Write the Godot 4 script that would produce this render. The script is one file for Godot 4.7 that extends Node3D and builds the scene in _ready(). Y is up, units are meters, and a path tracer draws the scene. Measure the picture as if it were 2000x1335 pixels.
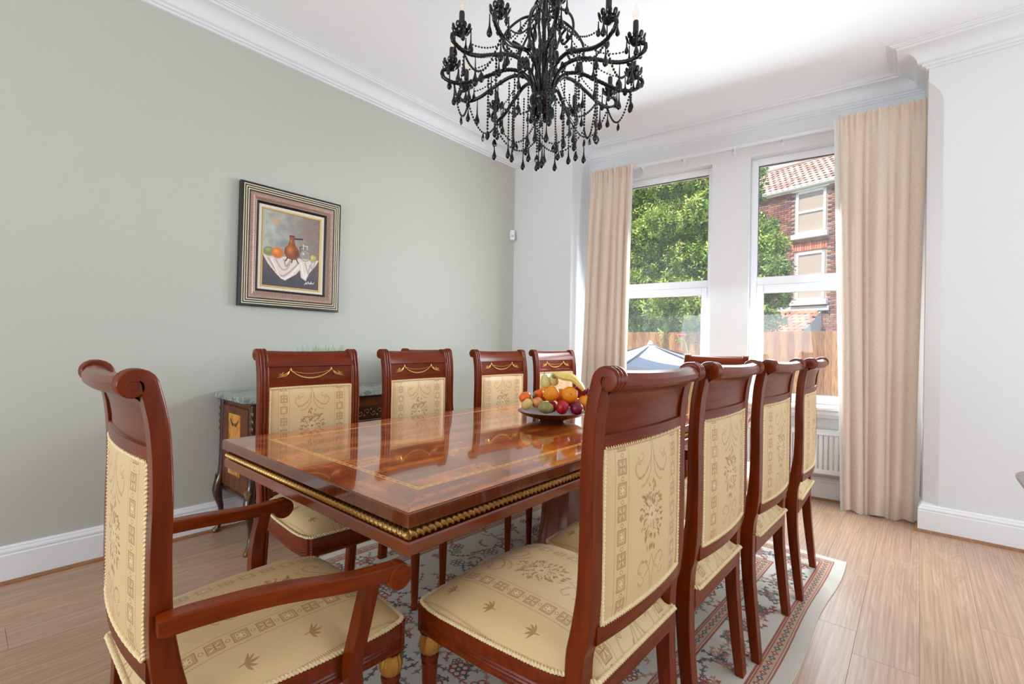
extends Node3D

# ---------------------------------------------------------------- mesh builder
class MB:
	var v := PackedVector3Array()
	var uv := PackedVector2Array()

	func tri(a: Vector3, b: Vector3, c: Vector3, ua := Vector2.ZERO, ub := Vector2.ZERO, uc := Vector2.ZERO) -> void:
		v.append(a); v.append(b); v.append(c)
		uv.append(ua); uv.append(ub); uv.append(uc)

	func quad(a: Vector3, b: Vector3, c: Vector3, d: Vector3, ua := Vector2.ZERO, ub := Vector2.ZERO, uc := Vector2.ZERO, ud := Vector2.ZERO) -> void:
		tri(a, b, c, ua, ub, uc)
		tri(a, c, d, ua, uc, ud)

	# box by centre and size, edges chamfered by bev
	func box(c: Vector3, s: Vector3, bev := 0.0, t := Transform3D.IDENTITY) -> MB:
		var h := s * 0.5
		bev = minf(bev, minf(h.x, minf(h.y, h.z)) * 0.95)
		for ax in 3:
			var a1 := (ax + 1) % 3
			var a2 := (ax + 2) % 3
			for sg in [-1.0, 1.0]:
				var p: Array[Vector3] = []
				var q: Array[Vector2] = []
				for k in [[-1.0, -1.0], [1.0, -1.0], [1.0, 1.0], [-1.0, 1.0]]:
					var x := Vector3.ZERO
					x[ax] = sg * h[ax]
					x[a1] = k[0] * (h[a1] - bev)
					x[a2] = k[1] * (h[a2] - bev)
					p.append(t * (c + x))
					q.append(Vector2(x[a1], x[a2]))
				if sg > 0.0:
					quad(p[0], p[1], p[2], p[3], q[0], q[1], q[2], q[3])
				else:
					quad(p[3], p[2], p[1], p[0], q[3], q[2], q[1], q[0])
		if bev > 0.0:
			for ax in 3:
				var a1 := (ax + 1) % 3
				var a2 := (ax + 2) % 3
				for s1 in [-1.0, 1.0]:
					for s2 in [-1.0, 1.0]:
						var e: Array[Vector3] = []
						for k in [[-1.0, 0], [1.0, 0], [1.0, 1], [-1.0, 1]]:
							var x := Vector3.ZERO
							x[ax] = k[0] * (h[ax] - bev)
							x[a1] = s1 * (h[a1] - (bev if k[1] == 1 else 0.0))
							x[a2] = s2 * (h[a2] - (0.0 if k[1] == 1 else bev))
							e.append(t * (c + x))
						if s1 * s2 > 0.0:
							quad(e[0], e[1], e[2], e[3])
						else:
							quad(e[3], e[2], e[1], e[0])
			for sx in [-1.0, 1.0]:
				for sy in [-1.0, 1.0]:
					for sz in [-1.0, 1.0]:
						var a := t * (c + Vector3(sx * h.x, sy * (h.y - bev), sz * (h.z - bev)))
						var b := t * (c + Vector3(sx * (h.x - bev), sy * h.y, sz * (h.z - bev)))
						var d := t * (c + Vector3(sx * (h.x - bev), sy * (h.y - bev), sz * h.z))
						if sx * sy * sz > 0.0:
							tri(a, b, d)
						else:
							tri(d, b, a)
		return self

	# rows of points; each row the same length
	func grid(rows: Array, close_u := false, close_v := false, uvs: Array = []) -> MB:
		var n: int = rows.size()
		var m: int = rows[0].size()
		for i in (n if close_u else n - 1):
			var r0: PackedVector3Array = rows[i]
			var r1: PackedVector3Array = rows[(i + 1) % n]
			for j in (m if close_v else m - 1):
				var k := (j + 1) % m
				if uvs.size() > 0:
					var u0: PackedVector2Array = uvs[i]
					var u1: PackedVector2Array = uvs[(i + 1) % n]
					quad(r0[j], r0[k], r1[k], r1[j], u0[j], u0[k], u1[k], u1[j])
				else:
					quad(r0[j], r0[k], r1[k], r1[j])
		return self

	func fan(ring: PackedVector3Array, flip := false) -> void:
		var c := Vector3.ZERO
		for p in ring:
			c += p
		c /= ring.size()
		for j in ring.size():
			var k := (j + 1) % ring.size()
			if flip:
				tri(c, ring[k], ring[j])
			else:
				tri(c, ring[j], ring[k])

	# lathe: profile of (radius, height) from low to high
	func lathe(prof: Array, sides := 16, t := Transform3D.IDENTITY, flute := 0.0, nflute := 0) -> MB:
		var rows := []
		for p in prof:
			var row := PackedVector3Array()
			for j in sides:
				var a := TAU * j / sides
				var r: float = p[0]
				if nflute > 0:
					r *= 1.0 + flute * cos(a * nflute)
				row.append(t * Vector3(cos(a) * r, p[1], -sin(a) * r))
			rows.append(row)
		grid(rows, false, true)
		if prof[0][0] > 1e-5:
			fan(rows[0], true)
		if prof[prof.size() - 1][0] > 1e-5:
			fan(rows[rows.size() - 1])
		return self

	# round tube along points with a radius each
	func tube(pts: PackedVector3Array, rad: PackedFloat32Array, sides := 8, closed := false, lobes := 0, depth := 0.0, twist := 0.0, caps := true) -> MB:
		var n := pts.size()
		var up := Vector3.UP
		var rows := []
		var prev_n := Vector3.ZERO
		var run := 0.0
		for i in n:
			var a: Vector3 = pts[i - 1] if i > 0 else (pts[n - 1] if closed else pts[0])
			var b: Vector3 = pts[i + 1] if i < n - 1 else (pts[0] if closed else pts[n - 1])
			var d := (b - a).normalized()
			var nn: Vector3
			if prev_n == Vector3.ZERO:
				up = Vector3.UP if absf(d.y) < 0.9 else Vector3.RIGHT
				nn = (up - d * up.dot(d)).normalized()
			else:
				nn = (prev_n - d * prev_n.dot(d)).normalized()
			prev_n = nn
			if i > 0:
				run += pts[i].distance_to(pts[i - 1])
			var bb := d.cross(nn)
			var r: float = rad[mini(i, rad.size() - 1)]
			var row := PackedVector3Array()
			for j in sides:
				var an := TAU * j / sides
				var rr := r
				if lobes > 0:
					rr *= 1.0 + depth * cos(lobes * (an - run * twist))
				row.append(pts[i] + (nn * cos(an) + bb * sin(an)) * rr)
			rows.append(row)
		grid(rows, closed, true)
		if not closed and caps:
			fan(rows[0], true)
			fan(rows[n - 1])
		return self

	# sweep a closed section along frames: frame.basis.x / .y carry the section's x / y
	func sweep(section: PackedVector2Array, frames: Array, closed := false, caps := true, scales: Array = []) -> MB:
		var rows := []
		for i in frames.size():
			var f: Transform3D = frames[i]
			var sc: Vector2 = scales[i] if scales.size() > 0 else Vector2.ONE
			var row := PackedVector3Array()
			for p in section:
				row.append(f * Vector3(p.x * sc.x, p.y * sc.y, 0.0))
			rows.append(row)
		grid(rows, closed, true)
		if caps and not closed:
			cap_poly(section, frames[0], true, scales[0] if scales.size() > 0 else Vector2.ONE)
			cap_poly(section, frames[frames.size() - 1], false, scales[scales.size() - 1] if scales.size() > 0 else Vector2.ONE)
		return self

	func cap_poly(section: PackedVector2Array, f: Transform3D, flip: bool, sc := Vector2.ONE) -> void:
		var idx := Geometry2D.triangulate_polygon(section)
		for i in range(0, idx.size(), 3):
			var a := f * Vector3(section[idx[i]].x * sc.x, section[idx[i]].y * sc.y, 0.0)
			var b := f * Vector3(section[idx[i + 1]].x * sc.x, section[idx[i + 1]].y * sc.y, 0.0)
			var c := f * Vector3(section[idx[i + 2]].x * sc.x, section[idx[i + 2]].y * sc.y, 0.0)
			if flip:
				tri(a, c, b)
			else:
				tri(a, b, c)

	# flat outline (x, y) given thickness along z
	func extrude(poly: PackedVector2Array, z0: float, z1: float, t := Transform3D.IDENTITY, bev := 0.0) -> MB:
		var p := poly
		if Geometry2D.is_polygon_clockwise(p):
			p = poly.duplicate()
			p.reverse()
		var n := p.size()
		var inset := PackedVector2Array()
		for i in n:
			var a := p[(i + n - 1) % n]
			var b := p[i]
			var c := p[(i + 1) % n]
			var d1 := (b - a).normalized()
			var d2 := (c - b).normalized()
			var n1 := Vector2(-d1.y, d1.x)
			var n2 := Vector2(-d2.y, d2.x)
			var m := (n1 + n2)
			var l := maxf(m.length_squared(), 0.3)
			inset.append(b + m * (2.0 * bev / l))
		var idx := Geometry2D.triangulate_polygon(inset)
		for i in range(0, idx.size(), 3):
			var a := inset[idx[i]]
			var b := inset[idx[i + 1]]
			var c := inset[idx[i + 2]]
			if (b - a).cross(c - a) < 0.0:
				var s := b
				b = c
				c = s
			tri(t * Vector3(a.x, a.y, z1), t * Vector3(b.x, b.y, z1), t * Vector3(c.x, c.y, z1), a, b, c)
			tri(t * Vector3(a.x, a.y, z0), t * Vector3(c.x, c.y, z0), t * Vector3(b.x, b.y, z0), a, c, b)
		for i in n:
			var j := (i + 1) % n
			quad(t * Vector3(p[i].x, p[i].y, z0 + bev), t * Vector3(p[j].x, p[j].y, z0 + bev), t * Vector3(p[j].x, p[j].y, z1 - bev), t * Vector3(p[i].x, p[i].y, z1 - bev))
			if bev > 0.0:
				quad(t * Vector3(p[i].x, p[i].y, z1 - bev), t * Vector3(p[j].x, p[j].y, z1 - bev), t * Vector3(inset[j].x, inset[j].y, z1), t * Vector3(inset[i].x, inset[i].y, z1))
				quad(t * Vector3(inset[i].x, inset[i].y, z0), t * Vector3(inset[j].x, inset[j].y, z0), t * Vector3(p[j].x, p[j].y, z0 + bev), t * Vector3(p[i].x, p[i].y, z0 + bev))
		return self

	func ball(c: Vector3, r: Vector3, n := 8, m := 12, t := Transform3D.IDENTITY) -> MB:
		var rows := []
		for i in n + 1:
			var a := PI * i / n - PI / 2
			var row := PackedVector3Array()
			for j in m:
				var b := TAU * j / m
				row.append(t * (c + Vector3(cos(a) * cos(b) * r.x, sin(a) * r.y, -cos(a) * sin(b) * r.z)))
			rows.append(row)
		return grid(rows, false, true)

	func add(o: MB, t := Transform3D.IDENTITY) -> MB:
		for i in o.v.size():
			v.append(t * o.v[i])
		uv.append_array(o.uv)
		return self

	# normals smoothed where faces meet at less than deg degrees
	func commit(deg := 38.0) -> ArrayMesh:
		var nt := v.size() / 3
		var keep := PackedVector3Array()
		var kuv := PackedVector2Array()
		var fn := PackedVector3Array()
		var fu := PackedVector3Array()
		for i in nt:
			var a := v[i * 3]
			var b := v[i * 3 + 1]
			var c := v[i * 3 + 2]
			var n := (b - a).cross(c - a)
			if n.length_squared() < 1e-20:
				continue
			keep.append(a); keep.append(c); keep.append(b)
			kuv.append(uv[i * 3]); kuv.append(uv[i * 3 + 2]); kuv.append(uv[i * 3 + 1])
			fn.append(n)
			fu.append(n.normalized())
		var nrm := PackedVector3Array()
		nrm.resize(keep.size())
		if deg <= 0.0:
			for i in keep.size():
				nrm[i] = fu[i / 3]
		else:
			var ids := {}
			var adj: Array[PackedInt32Array] = []
			var cid := PackedInt32Array()
			cid.resize(keep.size())
			for i in keep.size():
				var k := Vector3i((keep[i] * 40000.0).round())
				var id: int = ids.get(k, -1)
				if id < 0:
					id = adj.size()
					ids[k] = id
					adj.append(PackedInt32Array())
				adj[id].append(i / 3)
				cid[i] = id
			var cosd := cos(deg_to_rad(deg))
			for i in keep.size():
				var f := i / 3
				var u := fu[f]
				var s := Vector3.ZERO
				for g in adj[cid[i]]:
					if fu[g].dot(u) >= cosd:
						s += fn[g]
				nrm[i] = s.normalized() if s.length_squared() > 1e-24 else u
		var arr := []
		arr.resize(Mesh.ARRAY_MAX)
		arr[Mesh.ARRAY_VERTEX] = keep
		arr[Mesh.ARRAY_NORMAL] = nrm
		arr[Mesh.ARRAY_TEX_UV] = kuv
		var st := SurfaceTool.new()
		st.create_from_arrays(arr, Mesh.PRIMITIVE_TRIANGLES)
		st.index()
		return st.commit()

# ---------------------------------------------------------------- small helpers
var M := {}
var rng := RandomNumberGenerator.new()
var taken := {}

func numbered(called: String) -> String:
	if not taken.has(called):
		taken[called] = 0
		return called
	taken[called] += 1
	return "%s_%03d" % [called, taken[called]]

func part(parent: Node, called: String, mesh: Mesh, m: Material, at := Transform3D.IDENTITY) -> MeshInstance3D:
	var o := MeshInstance3D.new()
	o.name = called
	o.mesh = mesh
	o.material_override = m
	o.transform = at
	parent.add_child(o, true)
	return o

func tag(o: Node, label: String, category: String, group := "", kind := "") -> Node:
	o.set_meta("label", label)
	o.set_meta("category", category)
	if group != "":
		o.set_meta("group", group)
	if kind != "":
		o.set_meta("kind", kind)
	return o

func thing(called: String, label: String, category: String, at := Vector3.ZERO, turn := 0.0, group := "") -> Node3D:
	var o := Node3D.new()
	o.name = numbered(called)
	add_child(o)
	o.position = at
	o.rotation.y = turn
	tag(o, label, category, group)
	return o

func solo(called: String, mesh: Mesh, m: Material, label: String, category: String, at := Transform3D.IDENTITY, group := "") -> MeshInstance3D:
	var o := part(self, numbered(called), mesh, m, at)
	tag(o, label, category, group)
	return o

func struct(called: String, mesh: Mesh, m: Material, label: String, category: String, at := Transform3D.IDENTITY) -> MeshInstance3D:
	var o := part(self, numbered(called), mesh, m, at)
	tag(o, label, category, "", "structure")
	return o

func struct_root(called: String, label: String, category: String) -> Node3D:
	var o := thing(called, label, category)
	o.set_meta("kind", "structure")
	return o

func copy(o: Node3D, called: String, label: String, at: Vector3, turn := 0.0) -> Node3D:
	var c: Node3D = o.duplicate()
	c.name = numbered(called)
	add_child(c)
	c.position = at
	c.rotation.y = turn
	c.set_meta("label", label)
	return c

func mat(c: Color, rough := 0.6, metal := 0.0) -> StandardMaterial3D:
	var m := StandardMaterial3D.new()
	m.albedo_color = c
	m.roughness = rough
	m.metallic = metal
	return m

func c8(r: int, g: int, b: int) -> Color:
	return Color8(r, g, b)

func noise_img(w: int, h: int, freq: float, oct := 4, sd := 1, typ := FastNoiseLite.TYPE_SIMPLEX_SMOOTH, warp := 0.0) -> Image:
	var n := FastNoiseLite.new()
	n.noise_type = typ
	n.seed = sd
	n.frequency = freq
	n.fractal_type = FastNoiseLite.FRACTAL_FBM
	n.fractal_octaves = oct
	if warp > 0.0:
		n.domain_warp_enabled = true
		n.domain_warp_amplitude = warp
		n.domain_warp_frequency = freq * 0.7
	return n.get_seamless_image(w, h)

# greyscale image -> coloured through stops [[pos, Color], ...]
func ramp_img(im: Image, stops: Array) -> Image:
	var lut := []
	for i in 256:
		var x := i / 255.0
		var c: Color = stops[0][1]
		for k in stops.size() - 1:
			if x >= stops[k][0]:
				var f: float = clampf((x - stops[k][0]) / maxf(stops[k + 1][0] - stops[k][0], 1e-5), 0.0, 1.0)
				c = stops[k][1].lerp(stops[k + 1][1], f)
		lut.append([int(c.r * 255.0), int(c.g * 255.0), int(c.b * 255.0)])
	im.convert(Image.FORMAT_L8)
	var d := im.get_data()
	var out := PackedByteArray()
	out.resize(d.size() * 3)
	for i in d.size():
		var q: Array = lut[d[i]]
		out[i * 3] = q[0]
		out[i * 3 + 1] = q[1]
		out[i * 3 + 2] = q[2]
	return Image.create_from_data(im.get_width(), im.get_height(), false, Image.FORMAT_RGB8, out)

func tex(im: Image) -> ImageTexture:
	return ImageTexture.create_from_image(im)

func tri_tex(m: StandardMaterial3D, t: Texture2D, sc: Vector3) -> StandardMaterial3D:
	m.albedo_texture = t
	m.uv1_triplanar = true
	m.uv1_scale = sc
	m.uv1_triplanar_sharpness = 6.0
	return m

func pts(a: Array) -> PackedVector3Array:
	return PackedVector3Array(a)

# smooth curve through the given points, n steps per span
func curve(p: Array, n := 6, closed := false) -> PackedVector3Array:
	var out := PackedVector3Array()
	var k := p.size()
	var spans := k if closed else k - 1
	for i in spans:
		var p0: Vector3 = p[(i - 1 + k) % k] if (closed or i > 0) else p[0] * 2.0 - p[1]
		var p1: Vector3 = p[i]
		var p2: Vector3 = p[(i + 1) % k]
		var p3: Vector3 = p[(i + 2) % k] if (closed or i + 2 < k) else p[k - 1] * 2.0 - p[k - 2]
		for j in n:
			out.append(p1.cubic_interpolate(p2, p0, p3, float(j) / n))
	if not closed:
		out.append(p[k - 1])
	return out

func curve2(p: Array, n := 6) -> PackedVector2Array:
	var q := []
	for a in p:
		q.append(Vector3(a[0], a[1], 0.0))
	var out := PackedVector2Array()
	for a in curve(q, n):
		out.append(Vector2(a.x, a.y))
	return out

func resample(p: PackedVector3Array, step: float, closed := false) -> PackedVector3Array:
	var out := PackedVector3Array([p[0]])
	var left := step
	var n := p.size() if closed else p.size() - 1
	for i in n:
		var a := p[i]
		var b := p[(i + 1) % p.size()]
		var l := a.distance_to(b)
		var at := 0.0
		while l - at >= left:
			at += left
			out.append(a.lerp(b, at / l))
			left = step
		left -= l - at
	return out

# the thing seen at v along sorted pairs
func lerp_table(t: Array, x: float) -> float:
	if x <= t[0][0]:
		return t[0][1]
	for i in t.size() - 1:
		if x <= t[i + 1][0]:
			return lerpf(t[i][1], t[i + 1][1], (x - t[i][0]) / (t[i + 1][0] - t[i][0]))
	return t[t.size() - 1][1]

# frame at p with z along d; section x across, y towards up
func frame(p: Vector3, d: Vector3, up: Vector3) -> Transform3D:
	var z := d.normalized()
	var y := (up - z * up.dot(z)).normalized()
	var x := y.cross(z)
	return Transform3D(Basis(x, y, z), p)

# ---------------------------------------------------------------- scene
const EYE := Vector3(0.0, 1.15, 0.0)
const WIN_AT := Vector3(-0.65, 0.0, -4.33)
var TW := Transform3D(Basis(Vector3.UP, atan(0.115)), WIN_AT)   # the window wall: x along it, z into the room
const CEIL := 3.10
const WIN_TILT := -21.0
const WIN_E := 5.4

func _ready() -> void:
	rng.seed = 7
	set_camera_and_light()
	make_materials()
	build_room()
	build_windows()
	build_garden()
	build_rug()
	build_table()
	build_chairs()
	build_commode()
	build_picture()
	build_curtains()
	build_chandelier()
	build_fruit()
	build_small_things()

func set_camera_and_light() -> void:
	var cam := Camera3D.new()
	cam.name = "camera"
	add_child(cam)
	cam.position = EYE
	cam.rotation_order = EULER_ORDER_YXZ
	cam.rotation_degrees = Vector3(0.2176, 40.56, 1.037)
	cam.fov = rad_to_deg(2.0 * atan(667.5 / 928.4))
	cam.near = 0.05
	cam.far = 200.0
	cam.current = true

	var env := Environment.new()
	var sky_mat := ProceduralSkyMaterial.new()
	sky_mat.sky_top_color = Color(0.62, 0.74, 0.92)
	sky_mat.sky_horizon_color = Color(0.90, 0.94, 1.0)
	sky_mat.sky_curve = 0.35
	sky_mat.sky_energy_multiplier = 1.0
	sky_mat.ground_horizon_color = Color(0.75, 0.75, 0.72)
	sky_mat.ground_bottom_color = Color(0.45, 0.45, 0.40)
	var sky := Sky.new()
	sky.sky_material = sky_mat
	env.background_mode = Environment.BG_SKY
	env.sky = sky
	env.background_energy_multiplier = 1.7
	env.tonemap_mode = Environment.TONE_MAPPER_LINEAR
	env.tonemap_exposure = 1.0
	env.sdfgi_enabled = true
	env.ssao_enabled = true
	env.ssil_enabled = true
	var we := WorldEnvironment.new()
	we.name = "surroundings"
	we.environment = env
	add_child(we)

	# the sun stands high behind the house, so the garden beyond the window is lit from the front
	var sun := DirectionalLight3D.new()
	sun.name = "sun"
	add_child(sun)
	sun.rotation_degrees = Vector3(-60.0, -28.0, 0.0)
	sun.light_color = Color(1.0, 0.95, 0.87)
	sun.light_energy = 2.1
	sun.light_angular_distance = 0.6
	sun.shadow_enabled = true

	# unseen area light behind the camera, tilted up to light ceiling and walls
	var rear_light := AreaLight3D.new()
	rear_light.name = "unseen_rear_light"
	add_child(rear_light)
	rear_light.position = Vector3(-1.4, 1.35, 4.50)
	rear_light.rotation_degrees = Vector3(47.0, 0.0, 0.0)
	rear_light.area_size = Vector2(3.0, 2.0)
	rear_light.light_color = Color(0.925, 0.965, 1.0)
	rear_light.light_energy = 18.5
	rear_light.area_range = 20.0
	rear_light.shadow_enabled = true
	# unseen area light on the right, placed to light the green wall
	var side_light := AreaLight3D.new()
	side_light.name = "unseen_side_light"
	add_child(side_light)
	side_light.position = Vector3(2.88, 1.45, -2.6)
	side_light.rotation_degrees = Vector3(22.0, 90.0, 0.0)
	side_light.area_size = Vector2(2.6, 2.2)
	side_light.light_color = Color(0.925, 0.965, 1.0)
	side_light.light_energy = 5.9
	side_light.area_range = 20.0
	side_light.shadow_enabled = true

	# area lights just inside the two front windows, boosting their daylight
	for w in [[-1.06, "first_window_daylight"], [-0.11, "second_window_daylight"]]:
		var win := AreaLight3D.new()
		win.name = w[1]
		add_child(win)
		win.transform = TW * Transform3D(Basis(Vector3.UP, PI) * Basis(Vector3.RIGHT, deg_to_rad(WIN_TILT)), Vector3(w[0], 1.60, -0.03))
		win.area_size = Vector2(0.54, 1.2)
		win.light_color = Color(0.92, 0.965, 1.0)
		win.light_energy = WIN_E
		win.area_range = 20.0
		win.shadow_enabled = true

func make_materials() -> void:
	M.white_paint = mat(c8(232, 233, 235), 0.55)
	M.white_gloss = mat(c8(242, 242, 242), 0.28)
	M.ceiling = mat(c8(244, 245, 247), 0.85)
	M.pier = mat(c8(230, 230, 230), 0.8)
	M.sage = mat(c8(193, 193, 182), 0.75)
	M.upvc = mat(c8(244, 245, 248), 0.22)
	M.glass = mat(Color(0.95, 0.98, 0.97, 0.04), 0.02)
	M.glass.metallic_specular = 0.28
	M.glass.transparency = BaseMaterial3D.TRANSPARENCY_ALPHA
	# oak boards: contours of a noise field read as grain when stretched along the board
	var ring := noise_img(512, 160, 0.0065, 3, 11, FastNoiseLite.TYPE_SIMPLEX_SMOOTH, 12.0)
	ring.resize(512, 512, Image.INTERPOLATE_CUBIC)
	var stops := []
	for i in 65:
		var x := i / 64.0
		var k := 0.5 + 0.30 * sin(x * 58.0) + 0.25 * sin(x * 17.0 + 1.0)
		stops.append([x, c8(196, 164, 138).lerp(c8(168, 134, 108), clampf(k, 0.0, 1.0) * 0.7)])
	var oak := ramp_img(ring, stops)
	var fine := noise_img(512, 48, 0.045, 3, 5)
	fine.resize(512, 512, Image.INTERPOLATE_CUBIC)
	fine.convert(Image.FORMAT_L8)
	var od := oak.get_data()
	var fd := fine.get_data()
	for i in fd.size():
		var f := 0.92 + 0.16 * (fd[i] / 255.0)
		for k in 3:
			od[i * 3 + k] = clampi(int(od[i * 3 + k] * f), 0, 255)
	var oak_tex := tex(Image.create_from_data(512, 512, false, Image.FORMAT_RGB8, od))
	M.oak = []
	for i in 7:
		var t := 0.955 + 0.008 * i
		var m := mat(Color(t, t * (0.985 + 0.004 * (i % 3)), t * (0.96 + 0.012 * (i % 4))), 0.38)
		tri_tex(m, oak_tex, Vector3(3.1, 3.0, 0.42))
		m.uv1_offset = Vector3(0.137 * i, 0.3 * i, 0.211 * i)
		M.oak.append(m)
	M.oak_bead = tri_tex(mat(c8(214, 178, 140), 0.4), oak_tex, Vector3(3.0, 3.0, 0.5))
	var nm := noise_img(256, 256, 0.018, 5, 21)
	M.wood_tex = tex(ramp_img(nm, [[0.0, Color(0.80, 0.76, 0.72)], [0.4, Color(0.92, 0.91, 0.90)], [0.7, Color(1, 1, 1)], [1.0, Color(0.95, 0.94, 0.92)]]))
	M.joint = mat(c8(140, 112, 88), 0.7)

func moulding(path: Array, sec: Array, y0: float, closed := false, widths: Array = []) -> MB:
	# path: Vector2(x, z); sec: [out, up]; mitred at the corners
	var rows := []
	var n := path.size()
	for i in n:
		var p: Vector2 = path[i]
		var m := Vector2.ZERO
		var n1 := Vector2.ZERO
		var n2 := Vector2.ZERO
		if closed or i > 0:
			var d: Vector2 = (p - path[(i - 1 + n) % n]).normalized()
			n1 = Vector2(-d.y, d.x)
		if closed or i < n - 1:
			var d: Vector2 = (path[(i + 1) % n] - p).normalized()
			n2 = Vector2(-d.y, d.x)
		var w1: float = widths[(i - 1 + n) % n] if widths.size() > 0 else 1.0
		var w2: float = widths[i % widths.size()] if widths.size() > 0 else 1.0
		if n1 == Vector2.ZERO:
			m = n2 * w2
		elif n2 == Vector2.ZERO:
			m = n1 * w1
		else:
			# offset w1 from the first line and w2 from the second
			var det := n1.x * n2.y - n1.y * n2.x
			if absf(det) < 0.01:
				m = (n1 * w1 + n2 * w2) * 0.5
			else:
				m = Vector2((w1 * n2.y - w2 * n1.y) / det, (n1.x * w2 - n2.x * w1) / det)
		var row := PackedVector3Array()
		for s in sec:
			row.append(Vector3(p.x + m.x * s[0], y0 + s[1], p.y + m.y * s[0]))
		rows.append(row)
	var b := MB.new()
	b.grid(rows, closed, false)
	return b

func w2(s: float, d: float) -> Vector2:
	var p := TW * Vector3(s, 0.0, d)
	return Vector2(p.x, p.z)

func build_room() -> void:
	# floor: a slab under boards that are each their own piece
	var fl := struct_root("floor", "pale oak plank floor of long boards running towards the window", "floor")
	var slab := MB.new().box(Vector3(-0.2, -0.11, 0.0), Vector3(6.8, 0.2, 9.7))
	part(fl, "subfloor", slab.commit(0), M.joint)
	var x := -3.21 - 0.09
	var col := 0
	var lens := [1.86, 1.42, 0.95]
	var pm := {}
	for l in lens:
		pm[l] = MB.new().box(Vector3.ZERO, Vector3(0.1944, 0.012, l - 0.0008), 0.0006).commit(0)
	while x < 2.95:
		var z := -4.48 - fmod(col * 0.71, 1.8)
		var k := col
		while z < 1.2:
			var l: float = lens[(k * 7 + col) % 3] if (k + col) % 4 == 0 else 1.86
			var mi: int = (k * 3 + col * 5 + (col / 3)) % 7
			part(fl, "plank", pm[l], M.oak[mi], Transform3D(Basis.IDENTITY, Vector3(x + 0.0975, -0.006, z + l * 0.5)))
			z += l
			k += 1
		x += 0.195
		col += 1

	# shell
	struct("ceiling", MB.new().box(Vector3(-0.2, CEIL + 0.1, 0.0), Vector3(6.8, 0.2, 9.8)).commit(0), M.ceiling, "plain white ceiling above the chandelier", "ceiling")
	struct("wall_left", MB.new().box(Vector3(-3.31, 1.55, 0.05), Vector3(0.2, 3.1, 9.5)).commit(0), M.sage, "pale sage green wall behind the commode", "wall")
	# left pier, flush with its side into the window recess
	var lp := MB.new()
	var a := w2(-1.905, 0.36)
	var b2 := w2(-1.905, -0.3)
	lp.extrude(PackedVector2Array([Vector2(-3.25, 3.755), Vector2(a.x, 3.755), Vector2(b2.x, -b2.y), Vector2(-3.25, -b2.y)]), 0.0, CEIL, Transform3D(Basis(Vector3(1, 0, 0), Vector3(0, 0, -1), Vector3(0, 1, 0)), Vector3.ZERO))
	struct("wall_front_left", lp.commit(0), M.pier, "off-white wall pier between the green wall and the window recess", "wall")
	# right pier with a stopped chamfer on its corner
	var rp := MB.new()
	var c2 := w2(0.685, -0.3)
	var levels := []
	for q in [[0.0, 0.001], [0.174, 0.001], [0.176, 0.075], [2.73, 0.075], [2.77, 0.070], [2.81, 0.055], [2.845, 0.033], [2.87, 0.013], [2.885, 0.001], [CEIL, 0.001]]:
		levels.append(pts([Vector3(0.03, q[0], -4.05 - q[1] * 0.67), Vector3(0.03 + q[1], q[0], -4.05), Vector3(3.1, q[0], -4.05), Vector3(3.1, q[0], c2.y), Vector3(c2.x, q[0], c2.y)]))
	rp.grid(levels, false, true)
	struct("wall_front_right", rp.commit(0), M.pier, "off-white wall with a chamfered corner beside the beige curtain", "wall")
	var sw := MB.new()  # side wall out of view, its opening placed for the unseen side light
	sw.box(Vector3(3.05, 1.55, -4.35), Vector3(0.2, 3.1, 0.9))
	sw.box(Vector3(3.05, 1.55, 1.70), Vector3(0.2, 3.1, 6.0))
	sw.box(Vector3(3.05, 2.85, -2.6), Vector3(0.2, 0.5, 2.6))
	sw.box(Vector3(3.05, 0.15, -2.6), Vector3(0.2, 0.3, 2.6))
	struct("wall_right", sw.commit(0), M.pier, "off-white side wall out of view, opened for the unseen side light", "wall")
	# unseen back wall, its opening placed for the light behind the camera
	var bw := MB.new()
	bw.box(Vector3(-3.13, 1.55, 4.7), Vector3(0.46, 3.1, 0.2))
	bw.box(Vector3(1.63, 1.55, 4.7), Vector3(3.06, 3.1, 0.2))
	bw.box(Vector3(-1.4, 2.85, 4.7), Vector3(3.0, 0.5, 0.2))
	bw.box(Vector3(-1.4, 0.15, 4.7), Vector3(3.0, 0.3, 0.2))
	struct("wall_back", bw.commit(0), M.pier, "off-white wall out of view behind the viewer, opened for the unseen rear light", "wall")
	# window wall around its two openings
	var ww := MB.new()
	for r in [[-1.905, 0.0, 0.685, 0.70], [-1.905, 2.74, 0.685, CEIL], [-1.905, 0.70, -1.66, 2.74], [-0.735, 0.70, -0.437, 2.74], [0.46, 0.70, 0.685, 2.74]]:
		ww.box(Vector3((r[0] + r[2]) / 2, (r[1] + r[3]) / 2, -0.15), Vector3(r[2] - r[0], r[3] - r[1], 0.3), 0.0, TW)
	struct("wall_front", ww.commit(0), M.pier, "white wall round the two sash windows", "wall")

	# cornice
	var sec := [[0.0, -0.135], [0.012, -0.133], [0.014, -0.122], [0.030, -0.120], [0.032, -0.108], [0.048, -0.104], [0.052, -0.100]]
	for i in 9:
		var t := (i / 8.0) * PI / 2
		sec.append([0.052 + 0.085 * (1.0 - cos(t)), -0.100 + 0.068 * sin(t)])
	sec += [[0.142, -0.030], [0.146, -0.020], [0.160, -0.019], [0.164, -0.012], [0.172, -0.011], [0.175, -0.004], [0.186, -0.003], [0.188, 0.0]]
	var path := [Vector2(-3.21, 4.6), Vector2(-3.21, -3.755), Vector2(a.x, -3.755), w2(-1.905, 0.0), w2(0.685, 0.0), Vector2(0.03, -4.05), Vector2(2.95, -4.05), Vector2(2.95, 4.6)]
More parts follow.
